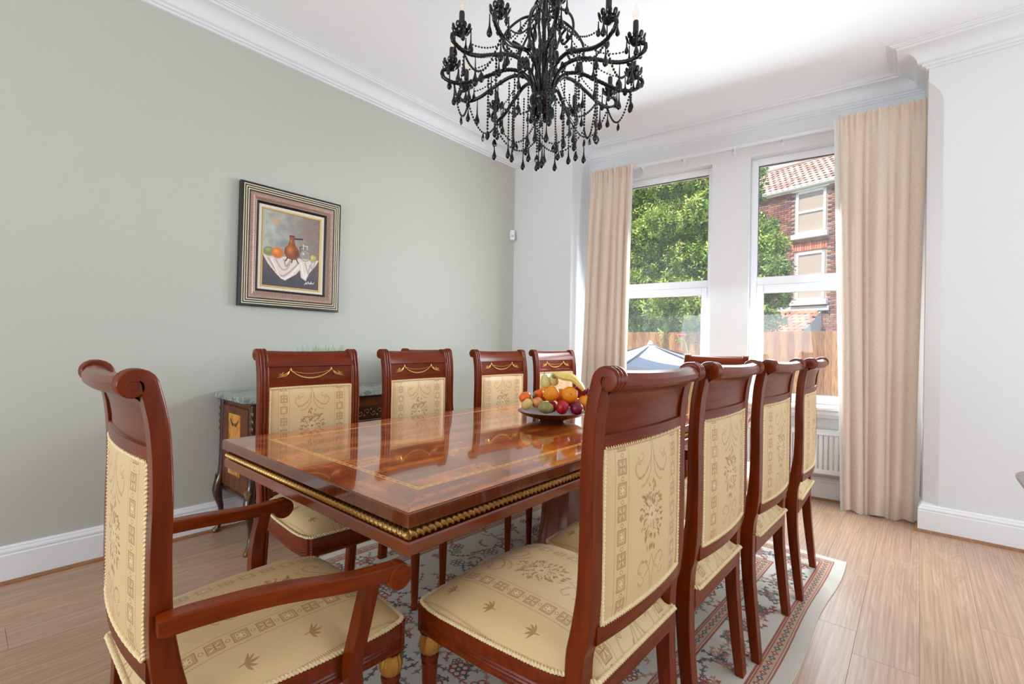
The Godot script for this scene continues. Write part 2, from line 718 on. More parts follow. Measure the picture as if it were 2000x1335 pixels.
	var cb := moulding(path, sec, CEIL, true, [0.86, 0.9, 0.9, 0.85, 1.12, 1.12, 1.0, 1.0])
	struct("trim_1", cb.commit(30), M.white_paint, "white stepped plaster cornice round the ceiling", "cornice")
	# skirting with a stepped top, and an oak bead along its foot
	var sk := [[0.0, 0.172], [0.008, 0.171], [0.013, 0.164], [0.013, 0.158], [0.018, 0.155], [0.021, 0.146], [0.018, 0.138], [0.018, 0.134], [0.024, 0.131], [0.024, 0.0]]
	sk.reverse()
	var sb := moulding(path, sk, 0.0, true)
	struct("baseboard_left", sb.commit(30), M.white_gloss, "white moulded skirting board along the walls", "skirting")
	var qb := [[0.024, 0.0], [0.042, 0.0], [0.040, 0.008], [0.034, 0.013], [0.024, 0.016]]
	struct("trim_2", moulding(path, qb, 0.0, true).commit(30), M.oak_bead, "thin oak bead at the foot of the skirting", "beading")

func build_windows() -> void:
	var defs := [
		["window_1", "white framed window looking on to the leafy tree", -1.66, -0.735, -1.606, -0.776, -1.556, -0.824],
		["window_2", "white framed window looking on to the brick house", -0.437, 0.46, -0.383, 0.408, -0.333, 0.358]]
	for w in defs:
		var r := struct_root(w[0], w[1], "window")
		r.transform = TW
		var y0 := 0.70
		var y1 := 2.74
		var fr := MB.new()
		var zc := -0.11
		# outer frame and transom
		fr.box(Vector3((w[2] + w[4]) / 2, (y0 + y1) / 2, zc), Vector3(w[4] - w[2], y1 - y0, 0.07), 0.004)
		fr.box(Vector3((w[3] + w[5]) / 2, (y0 + y1) / 2, zc), Vector3(w[3] - w[5], y1 - y0, 0.07), 0.004)
		fr.box(Vector3((w[4] + w[5]) / 2, (2.682 + y1) / 2, zc), Vector3(w[5] - w[4], y1 - 2.682, 0.07), 0.004)
		fr.box(Vector3((w[4] + w[5]) / 2, 1.712, zc), Vector3(w[5] - w[4], 0.066, 0.07), 0.004)
		fr.box(Vector3((w[4] + w[5]) / 2, y0 + 0.012, zc), Vector3(w[5] - w[4], 0.024, 0.07), 0.004)
		part(r, "frame", fr.commit(20), M.upvc)
		var sa := MB.new()
		sa.box(Vector3((w[4] + w[6]) / 2, (0.724 + 1.679) / 2, zc + 0.014), Vector3(w[6] - w[4], 0.955, 0.06), 0.004)
		sa.box(Vector3((w[5] + w[7]) / 2, (0.724 + 1.679) / 2, zc + 0.014), Vector3(w[5] - w[7], 0.955, 0.06), 0.004)
		sa.box(Vector3((w[6] + w[7]) / 2, (1.612 + 1.679) / 2, zc + 0.014), Vector3(w[7] - w[6], 0.067, 0.06), 0.004)
		sa.box(Vector3((w[6] + w[7]) / 2, (0.724 + 0.785) / 2, zc + 0.014), Vector3(w[7] - w[6], 0.061, 0.06), 0.004)
		part(r, "sash", sa.commit(20), M.upvc)
		# dark gasket line round each pane
		part(r, "pane", MB.new().box(Vector3((w[4] + w[5]) / 2, (1.745 + 2.682) / 2, zc), Vector3(w[5] - w[4] + 0.004, 0.94, 0.005)).commit(0), M.glass)
		part(r, "pane", MB.new().box(Vector3((w[6] + w[7]) / 2, (0.785 + 1.612) / 2, zc + 0.014), Vector3(w[7] - w[6] + 0.004, 0.83, 0.005)).commit(0), M.glass)
		var ga := MB.new()
		for g in [[w[4], w[5], 1.745, 2.682, zc + 0.008]]:
			ga.box(Vector3((g[0] + g[1]) / 2, g[3] - 0.002, g[4]), Vector3(g[1] - g[0], 0.004, 0.012))
			ga.box(Vector3(g[0] + 0.0015, (g[2] + g[3]) / 2, g[4]), Vector3(0.003, g[3] - g[2], 0.012))
		part(r, "gasket", ga.commit(0), mat(c8(60, 60, 62), 0.6))
	var sl := struct_root("sill_board", "white painted window board under the windows", "window sill")
	sl.transform = TW
	var sm := MB.new()
	sm.box(Vector3(-0.6, 0.705, 0.025), Vector3(2.5, 0.03, 0.21), 0.008)
	sm.box(Vector3(-0.6, 0.672, 0.045), Vector3(2.46, 0.036, 0.09), 0.006)
	sm.box(Vector3(-0.6, 0.64, 0.02), Vector3(2.5, 0.03, 0.04), 0.004)
	part(sl, "board", sm.commit(20), M.white_gloss)
	# radiator
	var ra := thing("radiator", "white panel radiator with fluted front under the window", "radiator")
	ra.transform = TW
	var fr := MB.new()
	var row0 := PackedVector3Array()
	var row1 := PackedVector3Array()
	var rs0 := -1.05
	var n := 42
	for i in n:
		var s := rs0 + i * 0.033
		for k in [[0.0, 0.0], [0.006, 0.009], [0.021, 0.009], [0.027, 0.0]]:
			row0.append(Vector3(s + k[0], 0.248, 0.095 + k[1]))
			row1.append(Vector3(s + k[0], 0.503, 0.095 + k[1]))
	fr.grid([row0, row1])
	fr.box(Vector3(rs0 + 0.69, 0.375, 0.08), Vector3(1.40, 0.32, 0.03), 0.004)
	fr.box(Vector3(rs0 + 0.69, 0.521, 0.098), Vector3(1.40, 0.036, 0.018), 0.006)
	fr.box(Vector3(rs0 + 0.69, 0.231, 0.098), Vector3(1.40, 0.036, 0.018), 0.006)
	part(ra, "front_panel", fr.commit(25), M.white_gloss)
	part(ra, "back_panel", MB.new().box(Vector3(rs0 + 0.69, 0.375, 0.045), Vector3(1.38, 0.32, 0.02), 0.004).commit(20), M.white_gloss)
	part(ra, "top_grille", MB.new().box(Vector3(rs0 + 0.69, 0.541, 0.07), Vector3(1.40, 0.008, 0.075), 0.003).commit(20), M.white_gloss)
	for s in [rs0 + 0.12, rs0 + 1.26]:
		part(ra, "wall_bracket", MB.new().box(Vector3(s, 0.37, 0.018), Vector3(0.04, 0.24, 0.036), 0.003).commit(20), M.white_gloss)
	for s in [rs0 - 0.02, rs0 + 1.40]:
		part(ra, "pipe", MB.new().tube(pts([Vector3(s, 0.0, 0.075), Vector3(s, 0.235, 0.075)]), PackedFloat32Array([0.008]), 8).commit(), M.white_gloss)

# ---------------------------------------------------------------- pattern raster
class Raster:
	var w: int
	var h: int
	var d := PackedFloat32Array()
	func _init(ww: int, hh: int) -> void:
		w = ww
		h = hh
		d.resize(w * h)
	func disc(cx: float, cy: float, r: float, val: float, soft := 1.0) -> void:
		var R := r + soft
		for y in range(int(floor(cy - R)), int(ceil(cy + R)) + 1):
			var yy := posmod(y, h) * w
			for x in range(int(floor(cx - R)), int(ceil(cx + R)) + 1):
				var q := sqrt((x - cx) * (x - cx) + (y - cy) * (y - cy))
				var k := clampf((r - q) / soft + 0.5, 0.0, 1.0)
				if k > 0.0:
					var i := yy + posmod(x, w)
					d[i] = lerpf(d[i], val, k)
	func stroke(p: PackedVector2Array, r0: float, r1: float, val: float) -> void:
		var n := p.size()
		for i in n - 1:
			var l := p[i].distance_to(p[i + 1])
			var s := maxi(1, int(l / 0.9))
			for k in s:
				var f := (i + float(k) / s) / (n - 1)
				var q := p[i].lerp(p[i + 1], float(k) / s)
				disc(q.x, q.y, maxf(lerpf(r0, r1, f), 0.4), val)
	func box(x0: float, y0: float, x1: float, y1: float, val: float) -> void:
		for y in range(int(y0), int(y1)):
			var yy := posmod(y, h) * w
			for x in range(int(x0), int(x1)):
				d[yy + posmod(x, w)] = val
	func frame(x0: float, y0: float, x1: float, y1: float, t: float, val: float) -> void:
		box(x0, y0, x1, y0 + t, val)
		box(x0, y1 - t, x1, y1, val)
		box(x0, y0, x0 + t, y1, val)
		box(x1 - t, y0, x1, y1, val)
	func leaf(x: float, y: float, ang: float, l: float, wd: float, val: float) -> void:
		var a := Vector2(cos(ang), sin(ang))
		var n := Vector2(-a.y, a.x)
		var c := PackedVector2Array()
		for i in 9:
			var t := i / 8.0
			c.append(Vector2(x, y) + a * l * t + n * sin(t * PI) * wd * 0.35)
		for i in 9:
			var t := i / 8.0
			disc(c[i].x, c[i].y, maxf(0.5, wd * 0.5 * sin(PI * minf(1.0, t * 0.9 + 0.1))), val)
			if i < 8:
				var m := (c[i] + c[i + 1]) * 0.5
				disc(m.x, m.y, maxf(0.5, wd * 0.5 * sin(PI * minf(1.0, t * 0.9 + 0.15))), val)
	# to an RGB picture; stops for -1 .. 1
	func image(lo: Color, mid: Color, hi: Color) -> Image:
		var out := PackedByteArray()
		out.resize(w * h * 3)
		for i in w * h:
			var v := d[i]
			var c := mid.lerp(hi, v) if v >= 0.0 else mid.lerp(lo, -v)
			out[i * 3] = int(c.r * 255.0)
			out[i * 3 + 1] = int(c.g * 255.0)
			out[i * 3 + 2] = int(c.b * 255.0)
		return Image.create_from_data(w, h, false, Image.FORMAT_RGB8, out)

func spiral2(cx: float, cy: float, r0: float, r1: float, a0: float, a1: float, n := 18) -> PackedVector2Array:
	var o := PackedVector2Array()
	for i in n + 1:
		var t := float(i) / n
		var a := lerpf(a0, a1, t)
		var r := lerpf(r0, r1, t)
		o.append(Vector2(cx + cos(a) * r, cy + sin(a) * r))
	return o

func damask() -> Image:
	var k := 2.0      # pixels per millimetre, tile of 400 mm
	var r := Raster.new(800, 800)
	for sx in [70.0, 330.0]:
		for e in [-24.0, 24.0]:
			for i in 80:
				var y := i * 5.0
				r.stroke(PackedVector2Array([Vector2((sx + e - 1.6) * k, (y + 2.0) * k), Vector2((sx + e + 1.6) * k, (y - 2.0) * k)]), 1.2, 1.0, 0.75)
		for i in 8:
			var y := 25.0 + i * 50.0
			var s := 15.5
			var x0: float = (sx - s) * k
			r.box(x0, (y - s * 1.08) * k, (sx + s) * k, (y + s * 1.08) * k, 0.35)
			r.frame(x0, (y - s * 1.08) * k, (sx + s) * k, (y + s * 1.08) * k, 3.0, 0.9)
			if i % 2 == 0:
				for a in 4:
					var an := a * PI / 2 + PI / 4
					r.disc((sx + cos(an) * 6.2) * k, (y + sin(an) * 7.0) * k, 9.5, -0.5)
					r.disc((sx + cos(an) * 6.6) * k, (y + sin(an) * 7.4) * k, 5.0, 0.6)
				r.disc(sx * k, y * k, 5.0, -0.7)
			else:
				for a in 8:
					var an := a * PI / 4
					r.stroke(PackedVector2Array([Vector2(sx * k, y * k), Vector2((sx + cos(an) * 11.0) * k, (y + sin(an) * 13.5) * k)]), 1.4, 2.4, -0.55)
				r.box((sx - 11.5) * k, (y - 1.0) * k, (sx + 11.5) * k, (y + 1.0) * k, 0.9)
				r.box((sx - 1.0) * k, (y - 14.5) * k, (sx + 1.0) * k, (y + 14.5) * k, 0.9)
			r.disc(sx * k, (y + 25.0) * k, 10.0, 0.8)
			r.disc(sx * k, (y + 25.0) * k, 7.0, 0.0)
			r.disc(sx * k, (y + 25.0) * k, 3.5, -0.5)
	# leaf sprigs
	for y in [60.0, 193.0, 326.0]:
		for x in [0.0]:
			for a in [-0.9, -0.45, 0.0, 0.45, 0.9]:
				r.leaf(x * k, (y + 14.0) * k, -PI / 2 + a * 1.1, (30.0 - absf(a) * 9.0) * k, 6.5 * k * 0.8, 0.7)
			r.stroke(PackedVector2Array([Vector2(x * k, (y + 14.0) * k), Vector2((x + 2.0) * k, (y + 26.0) * k)]), 2.6, 1.6, 0.7)
	# central motif
	for m in [-1.0, 1.0]:
		var X := func(v: float) -> float: return (200.0 + m * v) * k
		# small curls at the top, then the long drooping scroll
		for q in [[18.0, 18.0, 11.0, 0.8], [52.0, 62.0, 15.0, 0.7], [46.0, 345.0, 15.0, 0.75]]:
			var sp := spiral2(0, 0, q[2], q[2] * 0.25, 0.2, 5.4, 22)
			var pp := PackedVector2Array()
			for p in sp:
				pp.append(Vector2((200.0 + m * (q[0] + p.x)) * k, (q[1] + p.y) * k))
			r.stroke(pp, 4.6, 1.6, q[3])
			r.stroke(pp, 1.4, 0.8, -0.4)
		for q in [[[2.0, 20.0], [8.0, 70.0], [30.0, 100.0], [58.0, 112.0], [78.0, 96.0], [74.0, 76.0], [60.0, 80.0]], [[4.0, 60.0], [12.0, 104.0], [34.0, 128.0], [52.0, 132.0]], [[3.0, 380.0], [8.0, 340.0], [26.0, 312.0], [52.0, 306.0], [62.0, 322.0], [50.0, 330.0]], [[2.0, 300.0], [14.0, 326.0], [30.0, 338.0]]]:
			var cv := curve2(q, 8)
			var pp := PackedVector2Array()
			for p in cv:
				pp.append(Vector2((200.0 + m * p.x) * k, p.y * k))
			r.stroke(pp, 3.0, 5.2, 0.7)
			r.stroke(pp, 0.8, 1.6, -0.35)
		for q in [[22.0, 92.0, 0.9], [38.0, 106.0, 0.5], [54.0, 112.0, 0.1], [20.0, 316.0, -0.8], [36.0, 308.0, -0.4]]:
			r.leaf(X.call(q[0]), q[1] * k, (q[2] if m > 0 else PI - q[2]), 16.0 * k, 9.0, 0.55)
	# bouquet
	var g := RandomNumberGenerator.new()
	g.seed = 3
	for i in 120:
		var a := g.randf() * TAU
		var q := sqrt(g.randf())
		r.leaf((200.0 + cos(a) * q * 54.0) * k, (206.0 + sin(a) * q * 74.0) * k, a + g.randf_range(-0.7, 0.7), g.randf_range(10, 18) * k, g.randf_range(9, 14), 0.5 + g.randf() * 0.45)
	for i in 16:
		var a := g.randf() * TAU
		var q := sqrt(g.randf())
		var cx := 200.0 + cos(a) * q * 46.0
		var cy := 206.0 + sin(a) * q * 64.0
		for e in 5:
			var b := e * TAU / 5 + a
			r.disc((cx + cos(b) * 4.6) * k, (cy + sin(b) * 4.6) * k, 6.5, -0.45)
			r.disc((cx + cos(b) * 4.6) * k, (cy + sin(b) * 4.6) * k, 3.0, 0.3)
		r.disc(cx * k, cy * k, 4.0, 0.8)
	for e in 9:
		var b := e * TAU / 9
		r.leaf((200.0 + cos(b) * 5.0) * k, (206.0 + sin(b) * 5.0) * k, b, 17.0 * k, 15.0, -0.4)
	r.disc(200.0 * k, 206.0 * k, 11.0, 0.7)
	return r.image(c8(238, 216, 170), c8(218, 186, 134), c8(152, 108, 58))

func cord(path: PackedVector3Array, r: float, closed: bool, step := 0.003, pitch := 0.016) -> MB:
	var p := resample(path, step, closed)
	return MB.new().tube(p, PackedFloat32Array([r]), 8, closed, 2, 0.32, TAU / pitch)

const POST := [[0.0, 0.013, 0.028], [0.09, 0.003, 0.032], [0.22, -0.011, 0.036], [0.31, -0.019, 0.038], [0.40, -0.023, 0.042], [0.50, -0.022, 0.044], [0.546, -0.013, 0.045], [0.59, -0.0065, 0.042], [0.64, -0.0015, 0.037], [0.69, 0.0, 0.034], [0.775, 0.001, 0.032], [0.88, 0.0, 0.031], [0.95, 0.0025, 0.030], [1.005, 0.007, 0.030], [1.045, 0.014, 0.030]]
const PX := 0.213

func bow(x: float) -> float:
	return 0.015 * (1.0 - (x / 0.2) * (x / 0.2))

func make_post(sx: float) -> ArrayMesh:
	var sec := PackedVector2Array([Vector2(-0.0215, -0.011), Vector2(-0.0195, -0.013), Vector2(0.0195, -0.013), Vector2(0.0215, -0.011), Vector2(0.0215, 0.008)])
	for rd in 3:
		var cx := 0.0143 - rd * 0.0143
		for k in 5:
			var a := PI * (k + 0.5) / 5.0
			sec.append(Vector2(cx + cos(a) * 0.0068, 0.0085 + sin(a) * 0.0055))
	sec.append(Vector2(-0.0215, 0.008))
	var c := []
	var th := []
	for q in POST:
		c.append(Vector3(sx * PX, q[0], q[1]))
		th.append([q[0], q[2]])
	var cc := curve(c, 4)
	var fr := []
	var sc := []
	for i in cc.size():
		fr.append(cc[i])
		sc.append(lerp_table(th, cc[i].y) / 0.026)
	# the scroll
	var C := Vector3(sx * PX, 1.081, 0.044)
	var ro := [[0.0, 0.0370], [90.0, 0.0285], [180.0, 0.0250], [270.0, 0.0225], [360.0, 0.0160], [450.0, 0.0115]]
	var tt := [[0.0, 0.029], [90.0, 0.0225], [180.0, 0.0175], [270.0, 0.0135], [360.0, 0.0098], [450.0, 0.007]]
	var ang := 0.0
	while ang <= 430.0:
		var a := deg_to_rad(188.0 - ang)
		var t := lerp_table(tt, ang)
		var rr := lerp_table(ro, ang) - t * 0.5
		fr.append(C + Vector3(0.0, sin(a) * rr, cos(a) * rr))
		sc.append(t / 0.026)
		ang += 18.0
	var frames := []
	var scales := []
	for i in fr.size():
		var d: Vector3 = fr[mini(i + 1, fr.size() - 1)] - fr[maxi(i - 1, 0)]
		var nrm := Vector3(d.x, d.z, -d.y)    # left of the way up: the front
		frames.append(frame(fr[i], d, nrm))
		scales.append(Vector2(1.0, sc[i]))
	var b := MB.new()
	b.sweep(sec, frames, false, true, scales)
	for i in b.v.size():
		if b.v[i].y < 0.012:
			b.v[i] = Vector3(b.v[i].x, 0.0, b.v[i].z)
	b.lathe([[0.0105, -0.0205], [0.0125, -0.0165], [0.0125, 0.0165], [0.0105, 0.0205]], 14, Transform3D(Basis(Vector3(0, 1, 0), Vector3(1, 0, 0), Vector3(0, 0, -1)), C))
	return b.commit(42)

func seat_half(z: float) -> float:
	return lerp_table([[-0.50, 0.246], [-0.47, 0.258], [-0.40, 0.259], [-0.25, 0.250], [-0.12, 0.236], [-0.045, 0.222], [-0.02, 0.195], [0.02, 0.191]], z)

func chair_parts() -> Dictionary:
	var P := {}
	P.post_a = make_post(-1.0)
	P.post_b = make_post(1.0)
	# crest rail
	var sec := [[-0.007, 0.938], [-0.008, 0.960], [-0.002, 0.964], [-0.001, 1.028], [-0.006, 1.032], [-0.002, 1.050], [0.006, 1.068], [0.017, 1.085], [0.030, 1.097], [0.044, 1.101], [0.057, 1.096], [0.065, 1.084], [0.064, 1.071], [0.056, 1.063], [0.046, 1.061], [0.035, 1.054], [0.024, 1.041], [0.017, 1.020], [0.012, 0.990], [0.011, 0.968], [0.017, 0.965], [0.017, 0.936]]
	var rows := []
	for i in 13:
		var x := lerpf(-0.203, 0.203, i / 12.0)
		var row := PackedVector3Array()
		for s in sec:
			var sag: float = 0.004 * (1.0 - pow(absf(x) / 0.196, 2.0)) * clampf((s[1] - 1.04) / 0.05, 0.0, 1.0)
			row.append(Vector3(x, s[1] - sag, s[0] + bow(x)))
		rows.append(row)
	P.crest = MB.new().grid(rows, false, true).commit(30)
	# lower back rail
	rows = []
	for i in 13:
		var x := lerpf(-0.203, 0.203, i / 12.0)
		var row := PackedVector3Array()
		for s in [[-0.014, 0.534], [0.012, 0.534], [0.015, 0.540], [0.015, 0.574], [-0.012, 0.575], [-0.015, 0.570]]:
			row.append(Vector3(x, s[1], s[0] + bow(x)))
		rows.append(row)
	var rl := MB.new().grid(rows, false, true)
	rl.fan(rows[0])
	rl.fan(rows[12], true)
	P.rail = rl.commit(30)
	# upholstered back
	var b := MB.new()
	var front := []
	var rear := []
	var fuv := []
	var n := 18
	for i in n + 1:
		var v := float(i) / n
		var rf := PackedVector3Array()
		var rr := PackedVector3Array()
		var ru := PackedVector2Array()
		for j in n + 1:
			var u := float(j) / n
			var x := lerpf(-0.193, 0.193, u)
			var y := lerpf(0.940, 0.570, v)
			var dm := sqrt(maxf(0.0, (1.0 - pow(absf(u * 2 - 1), 5.0)) * (1.0 - pow(absf(v * 2 - 1), 5.0))))
			rf.append(Vector3(x, y, bow(x) - 0.006 - 0.017 * dm))
			rr.append(Vector3(x, y, bow(x) + 0.010 + 0.008 * dm))
			ru.append(Vector2(x / 0.4 + 0.5, (0.965 - y) / 0.4))
		front.append(rf)
		rear.append(rr)
		fuv.append(ru)
	b.grid(front, false, false, fuv)
	for i in n:
		for e in [0, n]:
			b.quad(front[i][e], rear[i][e], rear[i + 1][e], front[i + 1][e], fuv[i][e], fuv[i][e], fuv[i + 1][e], fuv[i + 1][e])
			b.quad(front[e][i], rear[e][i], rear[e][i + 1], front[e][i + 1], fuv[e][i], fuv[e][i], fuv[e][i + 1], fuv[e][i + 1])
	var b3 := MB.new()
	for i in n + 1:
		front[i] = front[i].duplicate()
		var rv: PackedVector3Array = rear[i]
		rv.reverse()
		rear[i] = rv
		var uu: PackedVector2Array = fuv[i].duplicate()
		uu.reverse()
		fuv[i] = uu
	b.grid(rear, false, false, fuv)
	# edge between
	P.back_pad = b.commit(60)
	for side in [0, 1]:
		var z := -0.008 if side == 0 else 0.0125
		var loop := PackedVector3Array()
		for i in 13:
			var x := lerpf(-0.189, 0.189, i / 12.0)
			loop.append(Vector3(x, 0.937, bow(x) + z))
		for i in 5:
			loop.append(Vector3(0.189, lerpf(0.93, 0.582, i / 4.0), bow(0.189) + z))
		for i in 13:
			var x := lerpf(0.189, -0.189, i / 12.0)
			loop.append(Vector3(x, 0.574, bow(x) + z))
		for i in 5:
			loop.append(Vector3(-0.189, lerpf(0.582, 0.93, i / 4.0), bow(0.189) + z))
		P["cord%d" % side] = cord(loop, 0.0052, true).commit(70)
	# seat cushion
	var s := MB.new()
	var sr := []
	var su := []
	n = 22
	for i in n + 1:
		var v := float(i) / n
		var z := lerpf(-0.503, 0.012, v)
		var row := PackedVector3Array()
		var ru := PackedVector2Array()
		for j in n + 1:
			var u := lerpf(-1.0, 1.0, float(j) / n)
			var zz := z - (0.014 * (1.0 - u * u) if v < 0.5 else 0.0) * (1.0 - v * 2.0 if v < 0.5 else 0.0)
			var dm := pow(maxf(0.0, (1.0 - pow(absf(u), 3.2)) * (1.0 - pow(absf(v * 2 - 1), 3.6))), 0.62)
			row.append(Vector3(seat_half(z) * u, 0.453 + 0.068 * dm, zz))
			ru.append(Vector2(seat_half(z) * u / 0.4 + 0.5, (z + 0.49) / 0.4))
		sr.append(row)
		su.append(ru)
	s.grid(sr, false, false, su)
	P.seat = s.commit(70)
	var edge := []
	for i in 12:
		var z := lerpf(0.012, -0.49, i / 11.0)
		edge.append(Vector3(-seat_half(z), 0.454, z))
	for i in 9:
		var u := lerpf(-0.97, 0.97, i / 8.0)
		edge.append(Vector3(u * 0.246, 0.454, -0.504 - 0.014 * (1.0 - u * u)))
	for i in 12:
		var z := lerpf(-0.49, 0.012, i / 11.0)
		edge.append(Vector3(seat_half(z), 0.454, z))
	P.seat_cord = cord(pts(edge), 0.0054, true).commit(70)
	# seat rails: reeded section run round the sides and front
	var rsec := PackedVector2Array([Vector2(-0.022, 0.387), Vector2(-0.022, 0.452), Vector2(0.003, 0.452), Vector2(0.004, 0.446), Vector2(0.004, 0.422), Vector2(0.001, 0.419), Vector2(0.003, 0.415), Vector2(0.001, 0.410), Vector2(0.003, 0.406), Vector2(0.001, 0.401), Vector2(0.004, 0.397), Vector2(0.004, 0.390), Vector2(0.001, 0.387)])
	var plan := []
	for z in [-0.03, -0.06, -0.12, -0.18, -0.25, -0.32, -0.40, -0.45]:
		plan.append(Vector2(-seat_half(z) - 0.004, z))
	plan.append(Vector2(-0.262, -0.478))
	plan.append(Vector2(-0.240, -0.508))
	for u in [-0.7, -0.35, 0.0, 0.35, 0.7]:
		plan.append(Vector2(u * 0.25, -0.508 - 0.014 * (1.0 - u * u)))
	plan.append(Vector2(0.240, -0.508))
	plan.append(Vector2(0.262, -0.478))
	for z in [-0.45, -0.40, -0.32, -0.25, -0.18, -0.12, -0.06, -0.03]:
		plan.append(Vector2(seat_half(z) + 0.004, z))
	var rr2 := []
	for i in plan.size():
		var d: Vector2 = (plan[mini(i + 1, plan.size() - 1)] - plan[maxi(i - 1, 0)]).normalized()
		var nn := Vector2(d.y, -d.x)
		var row := PackedVector3Array()
		for q in rsec:
			row.append(Vector3(plan[i].x + nn.x * q.x, q.y, plan[i].y + nn.y * q.x))
		rr2.append(row)
	P.seat_rail = MB.new().grid(rr2, false, true).commit(30)
	P.rear_rail = MB.new().box(Vector3(0, 0.418, -0.012), Vector3(0.392, 0.068, 0.024), 0.003).commit(20)
	# turned front leg with a gilt tulip capital
	P.leg = MB.new().box(Vector3(0, 0.414, 0), Vector3(0.05, 0.074, 0.05), 0.004).lathe([[0.010, 0.0], [0.0145, 0.004], [0.0165, 0.012], [0.0150, 0.022], [0.0125, 0.028], [0.0135, 0.036], [0.0145, 0.05], [0.0205, 0.28], [0.0215, 0.297], [0.0185, 0.301], [0.0235, 0.306], [0.0245, 0.312], [0.0235, 0.318], [0.0195, 0.322], [0.0195, 0.38]], 20).commit(30)
	P.capital = MB.new().lathe([[0.0205, 0.321], [0.0255, 0.329], [0.0285, 0.341], [0.0275, 0.355], [0.0235, 0.367], [0.0225, 0.373], [0.0265, 0.377]], 48, Transform3D.IDENTITY, 0.05, 12).commit(60)
	# gilt swag
	var g := MB.new()
	var zf := func(x: float) -> float: return bow(x) - 0.004
	for dd in [[0.016, 0.0013], [0.036, 0.0030]]:
		var q := PackedVector3Array()
		for i in 25:
			var x := lerpf(-0.094, 0.094, i / 24.0)
			q.append(Vector3(x, 1.013 - dd[0] * (1.0 - pow(absf(x) / 0.094, 2.2)), zf.call(x)))
		if dd[1] > 0.002:
			var rad := PackedFloat32Array()
			for i in 25:
				rad.append(dd[1] * (0.7 + 0.5 * sin(PI * i / 24.0)) * (1.0 + 0.2 * (i % 2)))
			g.tube(q, rad, 6)
		else:
			g.tube(q, PackedFloat32Array([dd[1]]), 6)
	for sx in [-1.0, 1.0]:
		g.ball(Vector3(sx * 0.095, 1.015, zf.call(0.095)), Vector3(0.0055, 0.0055, 0.004), 6, 8)
		g.ball(Vector3(sx * 0.095, 1.021, zf.call(0.095)), Vector3(0.003, 0.004, 0.003), 5, 8)
		for t in [[0.100, 1.010, 0.153, 0.992, 0.0035], [0.103, 1.004, 0.140, 0.986, 0.0028], [0.118, 1.002, 0.158, 0.984, 0.0030], [0.128, 1.006, 0.150, 1.000, 0.0022]]:
			var q := curve([Vector3(sx * t[0], t[1], zf.call(t[0])), Vector3(sx * (t[0] * 0.6 + t[2] * 0.4), (t[1] + t[3]) / 2 - 0.004, zf.call(0.12) - 0.002), Vector3(sx * t[2], t[3], zf.call(t[2]))], 5)
			g.tube(q, PackedFloat32Array([0.0012, t[4] * 0.7, t[4], t[4] * 1.1, t[4], t[4], t[4] * 0.8, t[4] * 0.9, t[4] * 0.7, t[4] * 0.5, 0.001]), 6)
	P.swag = g.commit(50)
	# arms
	for sx in [-1.0, 1.0]:
		var path := curve([Vector3(sx * 0.2535, 0.660, 0.010), Vector3(sx * 0.258, 0.659, -0.06), Vector3(sx * 0.272, 0.652, -0.18), Vector3(sx * 0.298, 0.634, -0.32), Vector3(sx * 0.314, 0.630, -0.42)], 5)
		var asec := PackedVector2Array([Vector2(-0.016, -0.017), Vector2(0.016, -0.017), Vector2(0.018, -0.013), Vector2(0.018, 0.013), Vector2(0.015, 0.0165), Vector2(-0.015, 0.0165), Vector2(-0.018, 0.013), Vector2(-0.018, -0.013)])
		var fs := []
		var ss := []
		for i in path.size():
			var d: Vector3 = path[mini(i + 1, path.size() - 1)] - path[maxi(i - 1, 0)]
			fs.append(frame(path[i], d, Vector3.UP))
			ss.append(Vector2(1.0, 1.0) if i > 0 else Vector2(0.8, 0.9))
		var ab := MB.new().sweep(asec, fs, false, true, ss)
		# volute at the hand end: a rounded drum rolled under
		var axis := Basis(Vector3(0, 1, 0), Vector3(sx, 0, 0.10 * 0).normalized(), Vector3(0, 0, 1) * -sx)
		ab.lathe([[0.027, -0.0185], [0.0305, -0.0155], [0.0305, 0.0155], [0.027, 0.0185]], 24, Transform3D(axis, Vector3(sx * 0.317, 0.6165, -0.432)))
		ab.lathe([[0.008, -0.0205], [0.010, -0.0195], [0.010, 0.0195], [0.008, 0.0205]], 14, Transform3D(axis, Vector3(sx * 0.317, 0.6165, -0.432)))
		P["arm%d" % int(sx)] = ab.commit(30)
		var sp := curve([Vector3(sx * 0.276, 0.376, -0.350), Vector3(sx * 0.284, 0.44, -0.343), Vector3(sx * 0.300, 0.53, -0.352), Vector3(sx * 0.304, 0.622, -0.372)], 5)
		fs = []
		for i in sp.size():
			var d: Vector3 = sp[mini(i + 1, sp.size() - 1)] - sp[maxi(i - 1, 0)]
			fs.append(frame(sp[i], d, Vector3(0, 0, -1)))
		P["support%d" % int(sx)] = MB.new().sweep(asec, fs, false, true).commit(30)
	return P

